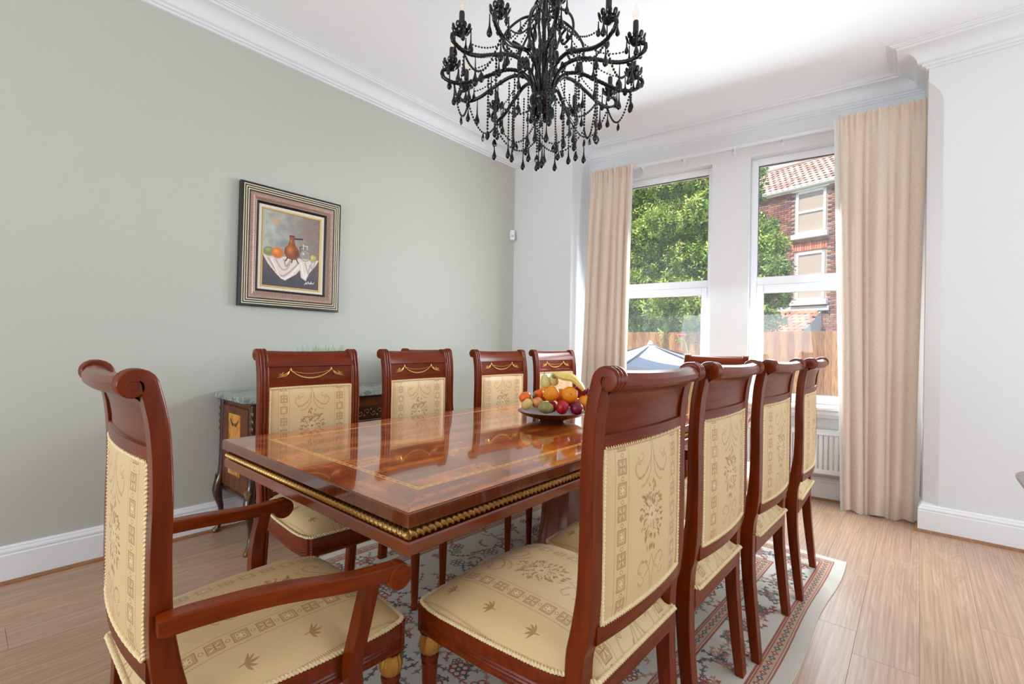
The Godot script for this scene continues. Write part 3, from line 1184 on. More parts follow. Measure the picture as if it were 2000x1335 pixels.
func make_chair(P: Dictionary, arms: bool, called: String, label: String, cat: String, group: String) -> Node3D:
	var t := thing(called, label, cat, Vector3.ZERO, 0.0, group)
	part(t, "back_post", P.post_a, M.mahogany)
	part(t, "back_post", P.post_b, M.mahogany)
	var cr := part(t, "crest_rail", P.crest, M.mahogany_h)
	part(cr, "gilt_swag", P.swag, M.gilt).set_meta("label", "gilt swag and tassel mount")
	part(t, "lower_back_rail", P.rail, M.mahogany_h)
	var bp := part(t, "back_cushion", P.back_pad, M.damask)
	part(bp, "cord_trim", P.cord0, M.cord)
	part(bp, "cord_trim", P.cord1, M.cord)
	var sc := part(t, "seat_cushion", P.seat, M.damask)
	part(sc, "cord_trim", P.seat_cord, M.cord)
	part(t, "seat_rail", P.seat_rail, M.mahogany_h)
	part(t, "rear_rail", P.rear_rail, M.mahogany_h)
	for sx in [-1.0, 1.0]:
		var lg := part(t, "leg", P.leg, M.mahogany, Transform3D(Basis.IDENTITY, Vector3(sx * 0.232, 0, -0.478)))
		part(lg, "capital", P.capital, M.gilt_wood).set_meta("label", "fluted gilt capital")
	if arms:
		for sx in [-1, 1]:
			part(t, "armrest", P["arm%d" % sx], M.mahogany_z)
			part(t, "arm_support", P["support%d" % sx], M.mahogany)
	return t

func wood(c: Color, sc: Vector3, rough := 0.24) -> StandardMaterial3D:
	var m := mat(c, rough)
	tri_tex(m, M.wood_tex, sc)
	m.metallic_specular = 0.32
	return m

func build_chairs() -> void:
	var P := chair_parts()
	var mh := c8(116, 43, 8)
	M.mahogany = wood(mh, Vector3(7, 0.9, 7))
	M.mahogany_h = wood(mh, Vector3(0.9, 7, 7))
	M.mahogany_z = wood(c8(128, 49, 8), Vector3(7, 7, 0.9))
	M.gilt = mat(c8(214, 170, 96), 0.32, 0.85)
	M.gilt_wood = mat(c8(190, 138, 62), 0.36, 0.7)
	M.damask = mat(Color.WHITE, 0.5)
	M.damask.albedo_texture = tex(damask())
	M.damask.rim_enabled = true
	M.damask.rim = 0.25
	M.damask.rim_tint = 0.6
	M.cord = mat(c8(236, 212, 162), 0.5)
	var grp := "side chairs drawn up to the dining table"
	var c0 := make_chair(P, false, "dining_chair", "scroll-backed dining chair with gold damask seat pulled up beside the armchair, its back to the window side", "chair", grp)
	var spots := [
		[-0.499, -1.056, 89.0, "damask dining chair on the curtain side of the table, next to the head armchair"],
		[-0.478, -1.591, 89.0, "second damask dining chair from the head armchair on the curtain side"],
		[-0.443, -2.135, 88.0, "third damask dining chair from the head armchair on the curtain side"],
		[-0.419, -2.740, 91.5, "damask dining chair on the curtain side of the table, nearest the radiator"],
		[-2.105, -1.060, -90.4, "damask dining chair on the green wall side, standing before the commode's end"],
		[-2.137, -1.695, -89.0, "second damask dining chair from the head armchair on the green wall side"],
		[-2.112, -2.375, -94.5, "third damask dining chair from the head armchair on the green wall side"],
		[-2.100, -2.975, -95.5, "damask dining chair on the green wall side, behind the fruit bowl"],
	]
	for i in spots.size():
		var s: Array = spots[i]
		if i == 0:
			c0.position = Vector3(s[0], RUG_TOP, s[1])
			c0.rotation_degrees.y = s[2]
			c0.scale = Vector3(1.0, 0.993, 1.0)
			c0.set_meta("label", s[3])
		else:
			var c := copy(c0, "dining_chair", s[3], Vector3(s[0], RUG_TOP, s[1]), deg_to_rad(s[2]))
	var w := copy(c0, "dining_chair", "spare damask dining chair standing against the green wall past the commode", Vector3(-2.91, 0.0, -2.42), -PI / 2)
	w.set_meta("group", "spare chair")
	var a0 := make_chair(P, true, "dining_armchair", "damask armchair with scrolled arms at the open end of the table", "armchair", "armchairs at the heads of the table")
	a0.position = Vector3(-1.238, RUG_TOP, -0.246)
	a0.rotation_degrees.y = -1.4
	a0.scale = Vector3(1.0, 0.980, 1.0)
	copy(a0, "dining_armchair", "damask armchair at the window end of the table, seen above the chair backs", Vector3(-1.175, RUG_TOP, -3.74), PI)
const RUG_TOP := 0.008

# ---------------------------------------------------------------- table and rug
const TX := -1.4615
const TZ := -1.9745
const THX := 0.5825
const THZ := 1.3005
const TTOP := 0.759

func flat_poly(poly: Array, y0: float, y1: float) -> MB:
	# outline in (x, z), given thickness in y; uv is (x, z)
	var p := PackedVector2Array()
	for q in poly:
		p.append(Vector2(q[0], -q[1]))
	return MB.new().extrude(p, y0, y1, Transform3D(Basis(Vector3(1, 0, 0), Vector3(0, 0, -1), Vector3(0, 1, 0)), Vector3.ZERO))

func build_table() -> void:
	# flamed mahogany: contours of a warped field
	var im := noise_img(768, 220, 0.0045, 3, 42, FastNoiseLite.TYPE_SIMPLEX_SMOOTH, 16.0)
	im.resize(768, 768, Image.INTERPOLATE_CUBIC)
	var stops := []
	for i in 65:
		var x := i / 64.0
		var k := clampf(0.52 + 0.36 * sin(x * 9.0 - 0.6) + 0.10 * sin(x * 27.0), 0.0, 1.0)
		stops.append([x, c8(126, 54, 16).lerp(c8(204, 116, 48), k)])
	var flame := ramp_img(im, stops)
	var fi := noise_img(192, 768, 0.03, 4, 8)
	fi.resize(768, 768, Image.INTERPOLATE_CUBIC)
	fi.convert(Image.FORMAT_L8)
	var a := flame.get_data()
	var b := fi.get_data()
	for i in b.size():
		var f := 0.84 + 0.30 * (b[i] / 255.0)
		for k in 3:
			a[i * 3 + k] = clampi(int(a[i * 3 + k] * f), 0, 255)
	var ft := tex(Image.create_from_data(768, 768, false, Image.FORMAT_RGB8, a))
	var lacquer := func(c: Color, sc: Vector3) -> StandardMaterial3D:
		var m := mat(c, 0.10)
		m.albedo_texture = ft
		m.uv1_scale = sc
		m.clearcoat_enabled = true
		m.clearcoat = 0.6
		m.clearcoat_roughness = 0.03
		return m
	M.flame = lacquer.call(Color(1, 1, 1), Vector3(1.15, 0.55, 1))
	M.flame_x = lacquer.call(Color(0.98, 0.93, 0.90), Vector3(0.7, 1.6, 1))
	M.flame_z = lacquer.call(Color(0.98, 0.93, 0.90), Vector3(1.6, 0.7, 1))
	M.table_edge = tri_tex(mat(c8(116, 58, 28), 0.14), M.wood_tex, Vector3(5.0, 1.2, 5.0))
	M.table_edge.clearcoat_enabled = true
	M.table_edge.clearcoat = 0.8
	M.table_edge.clearcoat_roughness = 0.05
	M.table_wood = wood_plain(c8(126, 54, 22), 0.18)
	M.inlay = mat(c8(226, 178, 106), 0.15)
	M.inlay_dark = mat(c8(88, 40, 16), 0.15)
	M.bronze = mat(c8(176, 136, 78), 0.34, 0.8)

	var t := thing("dining_table", "long lacquered mahogany dining table with inlaid border and gilt rope edge", "table", Vector3(TX, 0, TZ))
	part(t, "top_slab", MB.new().box(Vector3(0, 0.7405, 0), Vector3(THX * 2, 0.035, THZ * 2), 0.0025).commit(20), M.table_edge)
	var e := 0.004
	var ix := THX - 0.125
	var iz := THZ - 0.127
	var y0 := 0.7575
	part(t, "top_field", flat_poly([[-ix, -iz], [ix, -iz], [ix, iz], [-ix, iz]], y0, TTOP + 0.0003).commit(0), M.flame)
	for s in [-1.0, 1.0]:
		part(t, "top_border", flat_poly([[s * (THX - e), -THZ + e], [s * ix, -iz], [s * ix, iz], [s * (THX - e), THZ - e]], y0, TTOP + 0.0003).commit(0), M.flame_z)
		part(t, "top_border", flat_poly([[-THX + e, s * (THZ - e)], [-ix, s * iz], [ix, s * iz], [THX - e, s * (THZ - e)]], y0, TTOP + 0.0003).commit(0), M.flame_x)
	# double stringing
	for o in [0.0, 0.0115]:
		var w := 0.0038
		var mm := MB.new()
		for s in [-1.0, 1.0]:
			mm.box(Vector3(s * (ix - o), TTOP, 0), Vector3(w, 0.001, (iz - o) * 2 + w))
			mm.box(Vector3(0, TTOP, s * (iz - o)), Vector3((ix - o) * 2 - w, 0.001, w))
		part(t, "inlay_line", mm.commit(0), M.inlay)
	# little dashes between the lines
	var dash := MB.new()
	var n := 74
	for i in n:
		var z := lerpf(-iz, iz, (i + 0.5) / n)
		for s in [-1.0, 1.0]:
			dash.box(Vector3(s * (ix - 0.0058), TTOP, z), Vector3(0.0030, 0.0008, 0.016))
	n = 28
	for i in n:
		var x := lerpf(-ix, ix, (i + 0.5) / n)
		for s in [-1.0, 1.0]:
			dash.box(Vector3(x, TTOP, s * (iz - 0.0058)), Vector3(0.016, 0.0008, 0.0030))
	part(t, "inlay_dashes", dash.commit(0), M.inlay).set_meta("kind", "stuff")
	# apron: recess, rope, lower band
	part(t, "apron", MB.new().box(Vector3(0, 0.703, 0), Vector3(THX * 2 - 0.05, 0.045, THZ * 2 - 0.05), 0.003).commit(20), M.table_wood)
	part(t, "lower_band", MB.new().box(Vector3(0, 0.6705, 0), Vector3(THX * 2 - 0.012, 0.033, THZ * 2 - 0.012), 0.004).commit(20), M.table_wood)
	var q := 0.0165
	var corners := [Vector3(-THX + q, 0.702, -THZ + q), Vector3(THX - q, 0.702, -THZ + q), Vector3(THX - q, 0.702, THZ - q), Vector3(-THX + q, 0.702, THZ - q)]
	for i in 4:
		part(t, "rope_moulding", cord(pts([corners[i], corners[(i + 1) % 4]]), 0.0098, false, 0.0030, 0.038).commit(70), M.bronze)
	# two pedestals
	for pz in [-0.28, -0.80]:
		var pd := MB.new()
		pd.box(Vector3(0, 0.64, pz), Vector3(0.34, 0.03, 0.50), 0.004)
		var rows := []
		for k in [[0.075, 0.085, 0.21], [0.12, 0.085, 0.20], [0.2, 0.085, 0.18], [0.34, 0.085, 0.17], [0.48, 0.10, 0.19], [0.58, 0.14, 0.21], [0.626, 0.155, 0.23]]:
			var row := PackedVector3Array()
			for c in [[-1, -1], [-0.6, -1.08], [0.6, -1.08], [1, -1], [1.08, -0.6], [1.08, 0.6], [1, 1], [0.6, 1.08], [-0.6, 1.08], [-1, 1], [-1.08, 0.6], [-1.08, -0.6]]:
				row.append(Vector3(c[0] * k[1], k[0], pz - c[1] * k[2]))
			rows.append(row)
		pd.grid(rows, false, true)
		pd.box(Vector3(0, 0.05, pz), Vector3(0.19, 0.06, 0.46), 0.01)
		part(t, "pedestal", pd.commit(30), M.table_wood)
		for c in [[-0.06, -0.19], [0.06, -0.19], [0.06, 0.19], [-0.06, 0.19]]:
			part(t, "bun_foot", MB.new().lathe([[0.02, 0.009], [0.03, 0.013], [0.032, 0.02], [0.022, 0.028]], 16, Transform3D(Basis.IDENTITY, Vector3(c[0], 0, pz + c[1]))).commit(40), M.table_wood)

func wood_plain(c: Color, rough := 0.2) -> StandardMaterial3D:
	var m := mat(c, rough)
	m.clearcoat_enabled = true
	m.clearcoat = 0.5
	m.clearcoat_roughness = 0.08
	return m

func build_rug() -> void:
	# 2.04 x 2.64 m, drawn at 400 pixels a metre
	var W := 816
	var H := 1056
	var r := Raster.new(W, H)
	var col := Image.create_empty(W, H, false, Image.FORMAT_RGB8)
	col.fill(c8(222, 217, 206))
	var k := 400.0
	var band := func(i0: float, i1: float, c: Color) -> void:
		var a := int(i0 * k)
		var b := int(i1 * k)
		col.fill_rect(Rect2i(a, a, W - 2 * a, b - a), c)
		col.fill_rect(Rect2i(a, H - b, W - 2 * a, b - a), c)
		col.fill_rect(Rect2i(a, a, b - a, H - 2 * a), c)
		col.fill_rect(Rect2i(W - b, a, b - a, H - 2 * a), c)
	var rust := c8(164, 92, 76)
	var peach := c8(206, 172, 146)
	for e in [0.050, 0.290]:
		band.call(e, e + 0.0625, rust)
		band.call(e + 0.006, e + 0.0565, c8(214, 190, 168))
		band.call(e + 0.010, e + 0.0525, rust)
		band.call(e + 0.013, e + 0.0495, peach)
	var g := RandomNumberGenerator.new()
	g.seed = 12
	var tones := [c8(160, 86, 74), c8(120, 112, 112), c8(92, 98, 106), c8(176, 110, 92), c8(150, 140, 124), c8(196, 150, 128)]
	var dot := func(x: float, y: float, rad: float, c: Color) -> void:
		var R := int(ceil(rad))
		for yy in range(-R, R + 1):
			for xx in range(-R, R + 1):
				if xx * xx + yy * yy <= rad * rad:
					var px := int(x) + xx
					var py := int(y) + yy
					if px >= 0 and py >= 0 and px < W and py < H:
						col.set_pixel(px, py, c)
	var flower := func(x: float, y: float, s: float, c: Color, c2: Color) -> void:
		for i in 6:
			var an := i * TAU / 6
			dot.call(x + cos(an) * s, y + sin(an) * s, s * 0.62, c)
			dot.call(x + cos(an) * s, y + sin(an) * s, s * 0.34, c8(222, 214, 200))
		dot.call(x, y, s * 0.55, c2)
		dot.call(x, y, s * 0.25, c8(226, 206, 170))
	var vine := func(x: float, y: float, an: float, l: int, c: Color) -> void:
		var bend := g.randf_range(-0.10, 0.10)
		for i in l:
			x += cos(an) * 1.2
			y += sin(an) * 1.2
			an += bend
			dot.call(x, y, 1.3, c)
			if i % 9 == 4:
				for s in [-1.0, 1.0]:
					for q in 5:
						dot.call(x + cos(an + s) * q * 1.3, y + sin(an + s) * q * 1.3, 2.1 - q * 0.28, c)
	# border between the bands
	var mid := 0.21 * k
	for side in 4:
		var L := (W if side < 2 else H) - 2 * int(mid)
		var nn := int(L / 62.0)
		for i in nn + 1:
			var p := mid + L * float(i) / nn
			var x := p if side < 2 else (mid if side == 2 else W - mid)
			var y := (mid if side == 0 else H - mid) if side < 2 else p
			if i % 2 == 0:
				flower.call(x, y, 9.0, tones[(i / 2) % 4], tones[2])
			else:
				flower.call(x, y, 6.0, tones[1], tones[0])
			for q in 12:
				vine.call(x + g.randf_range(-10, 10), y + g.randf_range(-10, 10), g.randf() * TAU, 26, tones[g.randi() % 6])
	# small rosettes along the bands
	for e in [0.0815, 0.321]:
		var b: float = e * k
		var step := 15.0
		var p := b
		var ii := 0
		while p < maxf(W, H) - b:
			for q in [[p, b, W], [p, H - b, W], [b, p, H], [W - b, p, H]]:
				if p < q[2] - b:
					dot.call(q[0], q[1], 4.2, tones[(ii * 2) % 4])
					dot.call(q[0], q[1], 1.8, c8(226, 212, 190))
					dot.call(q[0] + (7.0 if q[1] == b or q[1] == H - b else 0.0), q[1] + (0.0 if q[1] == b or q[1] == H - b else 7.0), 1.8, tones[2])
			p += step
			ii += 1
	# inner field
	var in0 := 0.38 * k
	for i in 420:
		var x := g.randf_range(in0, W - in0)
		var y := g.randf_range(in0, H - in0)
		vine.call(x, y, g.randf() * TAU, 40, tones[g.randi() % 6])
	for i in 170:
		flower.call(g.randf_range(in0 + 8, W - in0 - 8), g.randf_range(in0 + 8, H - in0 - 8), g.randf_range(5, 11), tones[g.randi() % 4], tones[g.randi() % 6])
	M.rug = mat(Color(0.97, 0.96, 0.95), 0.95)
	M.rug.albedo_texture = tex(col)
	M.rug.rim_enabled = true
	M.rug.rim = 0.2
	# slightly wavy edge
	var cx := -1.345
	var cz := -1.86
	var b := MB.new()
	var rows := []
	var uvs := []
	var nx := 24
	var nz := 30
	for j in nz + 1:
		var row := PackedVector3Array()
		var ur := PackedVector2Array()
		for i in nx + 1:
			var u := float(i) / nx
			var v := float(j) / nz
			var x := lerpf(-1.02, 1.02, u)
			var z := lerpf(-1.32, 1.32, v)
			var ex := pow(absf(u * 2 - 1), 20.0) * signf(u - 0.5)
			var ez := pow(absf(v * 2 - 1), 20.0) * signf(v - 0.5)
			x += ex * 0.008 * sin(v * 19.0 + 1.0 + 5.0 * u)
			z += ez * 0.008 * sin(u * 17.0)
			row.append(Vector3(x, 0.0068 + 0.0006 * sin(x * 9.0) * cos(z * 7.0), z))
			ur.append(Vector2(u, v))
		rows.append(row)
		uvs.append(ur)
	rows.reverse()
	uvs.reverse()
	b.grid(rows, false, false, uvs)
	# side skirt down to the boards
	var loop := PackedVector3Array()
	for i in nx + 1:
		loop.append(rows[0][i])
	for j in range(1, nz + 1):
		loop.append(rows[j][nx])
	for i in range(nx - 1, -1, -1):
		loop.append(rows[nz][i])
	for j in range(nz - 1, 0, -1):
		loop.append(rows[j][0])
	for i in loop.size():
		var p := loop[i]
		var q := loop[(i + 1) % loop.size()]
		b.quad(p, Vector3(p.x, 0.0002, p.z), Vector3(q.x, 0.0002, q.z), q, Vector2(0.01, 0.01), Vector2(0.01, 0.01), Vector2(0.01, 0.01), Vector2(0.01, 0.01))
	solo("area_rug", b.commit(30), M.rug, "cream oriental rug with rust floral borders under the dining table", "rug", Transform3D(Basis(Vector3.UP, deg_to_rad(-2.0)), Vector3(cx, 0.0, cz)))

# ---------------------------------------------------------------- commode with planter
func build_commode() -> void:
	var mi := noise_img(512, 512, 0.012, 5, 77, FastNoiseLite.TYPE_SIMPLEX_SMOOTH, 30.0)
	M.marble = tri_tex(mat(Color.WHITE, 0.18), tex(ramp_img(mi, [[0.0, c8(78, 88, 80)], [0.35, c8(116, 126, 118)], [0.5, c8(164, 170, 164)], [0.62, c8(126, 134, 126)], [1.0, c8(190, 194, 188)]])), Vector3.ONE * 1.6)
	var bi := noise_img(256, 256, 0.02, 5, 31, FastNoiseLite.TYPE_SIMPLEX_SMOOTH, 25.0)
	M.burl = tri_tex(mat(Color.WHITE, 0.25), tex(ramp_img(bi, [[0.0, c8(150, 84, 24)], [0.45, c8(206, 136, 48)], [1.0, c8(226, 164, 76)]])), Vector3.ONE * 2.2)
	M.commode = wood(c8(104, 56, 28), Vector3(3, 1, 3), 0.25)
	M.commode_dark = wood_plain(c8(58, 28, 18), 0.25)
	M.old_brass = mat(c8(116, 92, 62), 0.42, 0.7)
	var t := thing("commode", "inlaid wooden commode with grey marble top against the green wall", "cabinet", Vector3(-2.95, 0, -1.54))
	# local: x towards the room, z along the wall (near end at +z)
	var hz := 0.51
	var fx := 0.24
	var bx := -0.222
	part(t, "marble_top", flat_poly([[bx - 0.012, -hz - 0.03], [fx - 0.03, -hz - 0.03], [fx + 0.006, -hz + 0.06], [fx + 0.034, -hz + 0.10], [fx + 0.034, hz - 0.10], [fx + 0.006, hz - 0.06], [fx - 0.03, hz + 0.03], [bx - 0.012, hz + 0.03]], 0.803, 0.833).commit(20), M.marble)
	part(t, "carcass", MB.new().box(Vector3((fx + bx) / 2, 0.53, 0), Vector3(fx - bx - 0.03, 0.546, hz * 2 - 0.03), 0.003).commit(20), M.commode)
	part(t, "top_moulding", MB.new().box(Vector3((fx + bx) / 2, 0.796, 0), Vector3(fx - bx + 0.012, 0.014, hz * 2 + 0.02), 0.004).commit(20), M.commode_dark)
	part(t, "base_moulding", MB.new().box(Vector3((fx + bx) / 2, 0.268, 0), Vector3(fx - bx - 0.01, 0.022, hz * 2 - 0.01), 0.005).commit(20), M.commode_dark)
	# near and far end panels
	for sz in [-1.0, 1.0]:
		var ep := part(t, "end_panel", MB.new().box(Vector3(0.005, 0.53, sz * (hz - 0.012)), Vector3(0.36, 0.47, 0.016), 0.003).commit(20), M.commode)
		part(ep, "burl_panel", MB.new().box(Vector3(0.005, 0.55, sz * (hz - 0.0028)), Vector3(0.17, 0.345, 0.004), 0.001).commit(20), M.burl)
		# dark inlaid wings at head and foot of the panel
		var wing := MB.new()
		for m in [-1.0, 1.0]:
			var p := PackedVector2Array()
			for i in 9:
				var f := i / 8.0
				p.append(Vector2(m * 0.068 * f, 0.032 * f * f))
			for i in 8:
				var f := (7 - i) / 8.0
				p.append(Vector2(m * 0.068 * f, 0.032 * f * f - 0.020 * sin(PI * pow(f, 0.7))))
			wing.extrude(p, 0.0, 0.0015, Transform3D(Basis.IDENTITY if sz > 0 else Basis(Vector3.UP, PI), Vector3(0.005, 0.668, sz * (hz - 0.0012))))
		part(ep, "inlaid_wing", wing.commit(0), M.commode_dark)
		var arc := PackedVector3Array()
		for i in 13:
			var f := lerpf(-1.0, 1.0, i / 12.0)
			arc.append(Vector3(0.005 + f * 0.06, 0.418 - 0.022 * (1.0 - f * f), sz * (hz - 0.0008)))
		part(ep, "inlaid_arc", MB.new().tube(arc, PackedFloat32Array([0.0015]), 6).commit(), M.commode_dark)
	# drawers with carved brass
	var dy := [[0.690, 0.085], [0.545, 0.165], [0.365, 0.165]]
	for i in 3:
		var d := part(t, "drawer", MB.new().box(Vector3(fx - 0.006, dy[i][0], 0), Vector3(0.022, dy[i][1], hz * 2 - 0.16), 0.003).commit(20), M.commode if i > 0 else M.commode_dark)
		var orn := MB.new()
		if i == 0:
			var n := 17
			for k in n:
				var z := lerpf(-0.38, 0.38, k / (n - 1.0))
				var s := 1.0 if k % 2 == 0 else -1.0
				var sp := PackedVector3Array()
				for q in 15:
					var a := q / 14.0 * 7.0
					var rr := 0.020 * (1.0 - q / 16.0)
					sp.append(Vector3(fx + 0.007, dy[i][0] + s * 0.004 + sin(a) * rr * s, z + cos(a) * rr))
				orn.tube(sp, PackedFloat32Array([0.0028]), 5)
				orn.ball(Vector3(fx + 0.007, dy[i][0] - s * 0.019, z + 0.02), Vector3(0.004, 0.007, 0.007), 5, 7)
			part(d, "brass_frieze", orn.commit(50), M.old_brass).set_meta("label", "brass scrollwork frieze")
			part(d, "edge_bead", MB.new().box(Vector3(fx + 0.004, dy[i][0] - 0.05, 0), Vector3(0.014, 0.008, hz * 2 - 0.14), 0.003).commit(20), M.old_brass)
		else:
			for z in [-0.24, 0.24]:
				var lp := PackedVector3Array()
				for q in 13:
					var a := PI + PI * q / 12.0
					lp.append(Vector3(fx + 0.012, dy[i][0] + 0.02 + sin(a) * 0.035, z + cos(a) * 0.045))
				part(d, "handle", MB.new().tube(lp, PackedFloat32Array([0.0035]), 6).ball(lp[0], Vector3(0.012, 0.010, 0.010), 6, 8).ball(lp[12], Vector3(0.012, 0.010, 0.010), 6, 8).commit(50), M.old_brass)
			part(d, "burl_panel", MB.new().box(Vector3(fx + 0.004, dy[i][0], 0), Vector3(0.004, 0.115, hz * 2 - 0.24), 0.001).commit(20), M.burl)
	# cabriole legs rising into canted corner posts
	for c in [[bx + 0.018, hz - 0.016], [fx - 0.012, hz - 0.016], [bx + 0.018, -hz + 0.016], [fx - 0.012, -hz + 0.016]]:
		var ox := -1.0 if c[0] < 0 else 1.0
		if c[0] < 0:
			ox = -0.35
		var oz := signf(c[1])
		var f := func(o: float) -> Vector3: return Vector3(ox * o, 0, oz * o)
		var sp := []
		var rad := []
		for k in [[0.0, 0.030, 0.014], [0.012, 0.030, 0.017], [0.03, 0.018, 0.013], [0.08, 0.004, 0.0115], [0.15, 0.006, 0.015], [0.21, 0.020, 0.023], [0.255, 0.024, 0.028], [0.30, 0.016, 0.027], [0.36, 0.004, 0.022], [0.50, 0.0, 0.020], [0.79, 0.0, 0.020]]:
			sp.append(Vector3(c[0], k[0], c[1]) + f.call(k[1]))
			rad.append(k[2])
		var cv := curve(sp, 4)
		var rr := PackedFloat32Array()
		for i in cv.size():
			var q := minf(i / 4.0, rad.size() - 1.0)
			rr.append(lerpf(rad[int(q)], rad[mini(int(q) + 1, rad.size() - 1)], q - int(q)))
		var lg := part(t, "leg", MB.new().tube(cv, rr, 10).commit(50), M.commode_dark)
		# brass sabot and knee mount
		var sb := MB.new()
		var sabot := PackedVector3Array()
		var sr := PackedFloat32Array()
		for i in 9:
			sabot.append(cv[i])
			sr.append(rr[i] + 0.0015)
		sb.tube(sabot, sr, 10)
		part(lg, "sabot", sb.commit(50), M.old_brass)
		var kn := MB.new()
		for i in 5:
			var a := lerpf(-0.9, 0.9, i / 4.0)
			var tip: Vector3 = Vector3(c[0], 0.29, c[1]) + f.call(0.034)
			kn.tube(curve([tip, tip + Vector3(sin(a) * 0.010 * oz, 0.03, -sin(a) * 0.010 * ox), tip + Vector3(sin(a) * 0.016 * oz, 0.065 - absf(a) * 0.02, -sin(a) * 0.016 * ox)], 4), PackedFloat32Array([0.004, 0.005, 0.006, 0.006, 0.005, 0.005, 0.004, 0.003, 0.001]), 5)
		for y in [0.62, 0.66, 0.70, 0.74]:
			kn.ball(Vector3(c[0], y, c[1]) + f.call(0.014), Vector3(0.010, 0.017, 0.010), 5, 7)
		part(lg, "brass_mount", kn.commit(50), M.old_brass)
	# planter with grass
	var pl := thing("potted_grass", "green grass plant in a low white trough on the marble commode", "plant", Vector3(-3.0, 0.8335, -1.61))
	var tr := MB.new()
	var pr := []
	for k in [[0.0, 0.0, 0.85], [0.005, 1.0, 0.9], [0.10, 1.0, 1.0], [0.10, 1.0, 0.9], [0.085, 1.0, 0.88]]:
		pass
	tr.box(Vector3(0, 0.05, 0), Vector3(0.13, 0.10, 0.36), 0.008)
	part(pl, "trough", tr.commit(20), M.white_gloss)
	part(pl, "soil", MB.new().box(Vector3(0, 0.102, 0), Vector3(0.11, 0.008, 0.34), 0.002).commit(20), mat(c8(60, 46, 34), 0.95))
	var gb := MB.new()
	var g := RandomNumberGenerator.new()
	g.seed = 4
	for i in 260:
		var p := Vector3(g.randf_range(-0.05, 0.05), 0.10, g.randf_range(-0.165, 0.165))
		var hh := g.randf_range(0.13, 0.205)
		var lean := Vector3(g.randf_range(-0.05, 0.05), 0, g.randf_range(-0.06, 0.06))
		var w := Vector3(g.randf_range(-1, 1), 0, g.randf_range(-1, 1)).normalized() * 0.0022
		var m := p + Vector3(0, hh * 0.55, 0) + lean * 0.35
		var tip := p + Vector3(0, hh, 0) + lean
		gb.quad(p - w, p + w, m + w * 0.8, m - w * 0.8)
		gb.tri(m - w * 0.8, m + w * 0.8, tip)
	var grass := mat(c8(112, 150, 74), 0.6)
	grass.backlight_enabled = true
	grass.backlight = Color(0.3, 0.4, 0.15)
	part(pl, "grass_blades", gb.commit(0), grass).set_meta("kind", "stuff")

# ---------------------------------------------------------------- picture
func ring(hw: float, hh: float, prof: Array) -> MB:
	var rows := []
	for p in prof:
		var a: float = hw - p[0]
		var b: float = hh - p[0]
		rows.append(pts([Vector3(-a, -b, p[1]), Vector3(a, -b, p[1]), Vector3(a, b, p[1]), Vector3(-a, b, p[1])]))
	return MB.new().grid(rows, false, true)

class Paint:
	var w: int
	var h: int
	var px: Array[Color] = []
	func _init(ww: int, hh: int) -> void:
		w = ww
		h = hh
		px.resize(w * h)
	func blob(cx: float, cy: float, rx: float, ry: float, c: Color, soft := 0.15, k := 1.0) -> void:
		for y in range(maxi(0, int(cy - ry)), mini(h, int(cy + ry) + 1)):
			for x in range(maxi(0, int(cx - rx)), mini(w, int(cx + rx) + 1)):
				var q := sqrt(pow((x - cx) / rx, 2.0) + pow((y - cy) / ry, 2.0))
				var f := clampf((1.0 - q) / soft, 0.0, 1.0) * k
				if f > 0.0:
					px[y * w + x] = px[y * w + x].lerp(c, f)
	func poly(p: PackedVector2Array, c: Color, k := 1.0) -> void:
		var lo := Vector2(1e9, 1e9)
		var hi := -lo
		for q in p:
			lo = lo.min(q)
			hi = hi.max(q)
		for y in range(maxi(0, int(lo.y)), mini(h, int(hi.y) + 1)):
			for x in range(maxi(0, int(lo.x)), mini(w, int(hi.x) + 1)):
				if Geometry2D.is_point_in_polygon(Vector2(x + 0.5, y + 0.5), p):
					px[y * w + x] = px[y * w + x].lerp(c, k)
	func line(p: PackedVector2Array, r: float, c: Color, k := 1.0) -> void:
		for i in p.size() - 1:
			var n := maxi(1, int(p[i].distance_to(p[i + 1])))
			for j in n:
				var q := p[i].lerp(p[i + 1], float(j) / n)
				blob(q.x, q.y, r + 0.6, r + 0.6, c, 0.5, k)
	func image() -> Image:
		var im := Image.create_empty(w, h, false, Image.FORMAT_RGB8)
		for i in px.size():
			im.set_pixel(i % w, i / w, px[i])
		return im

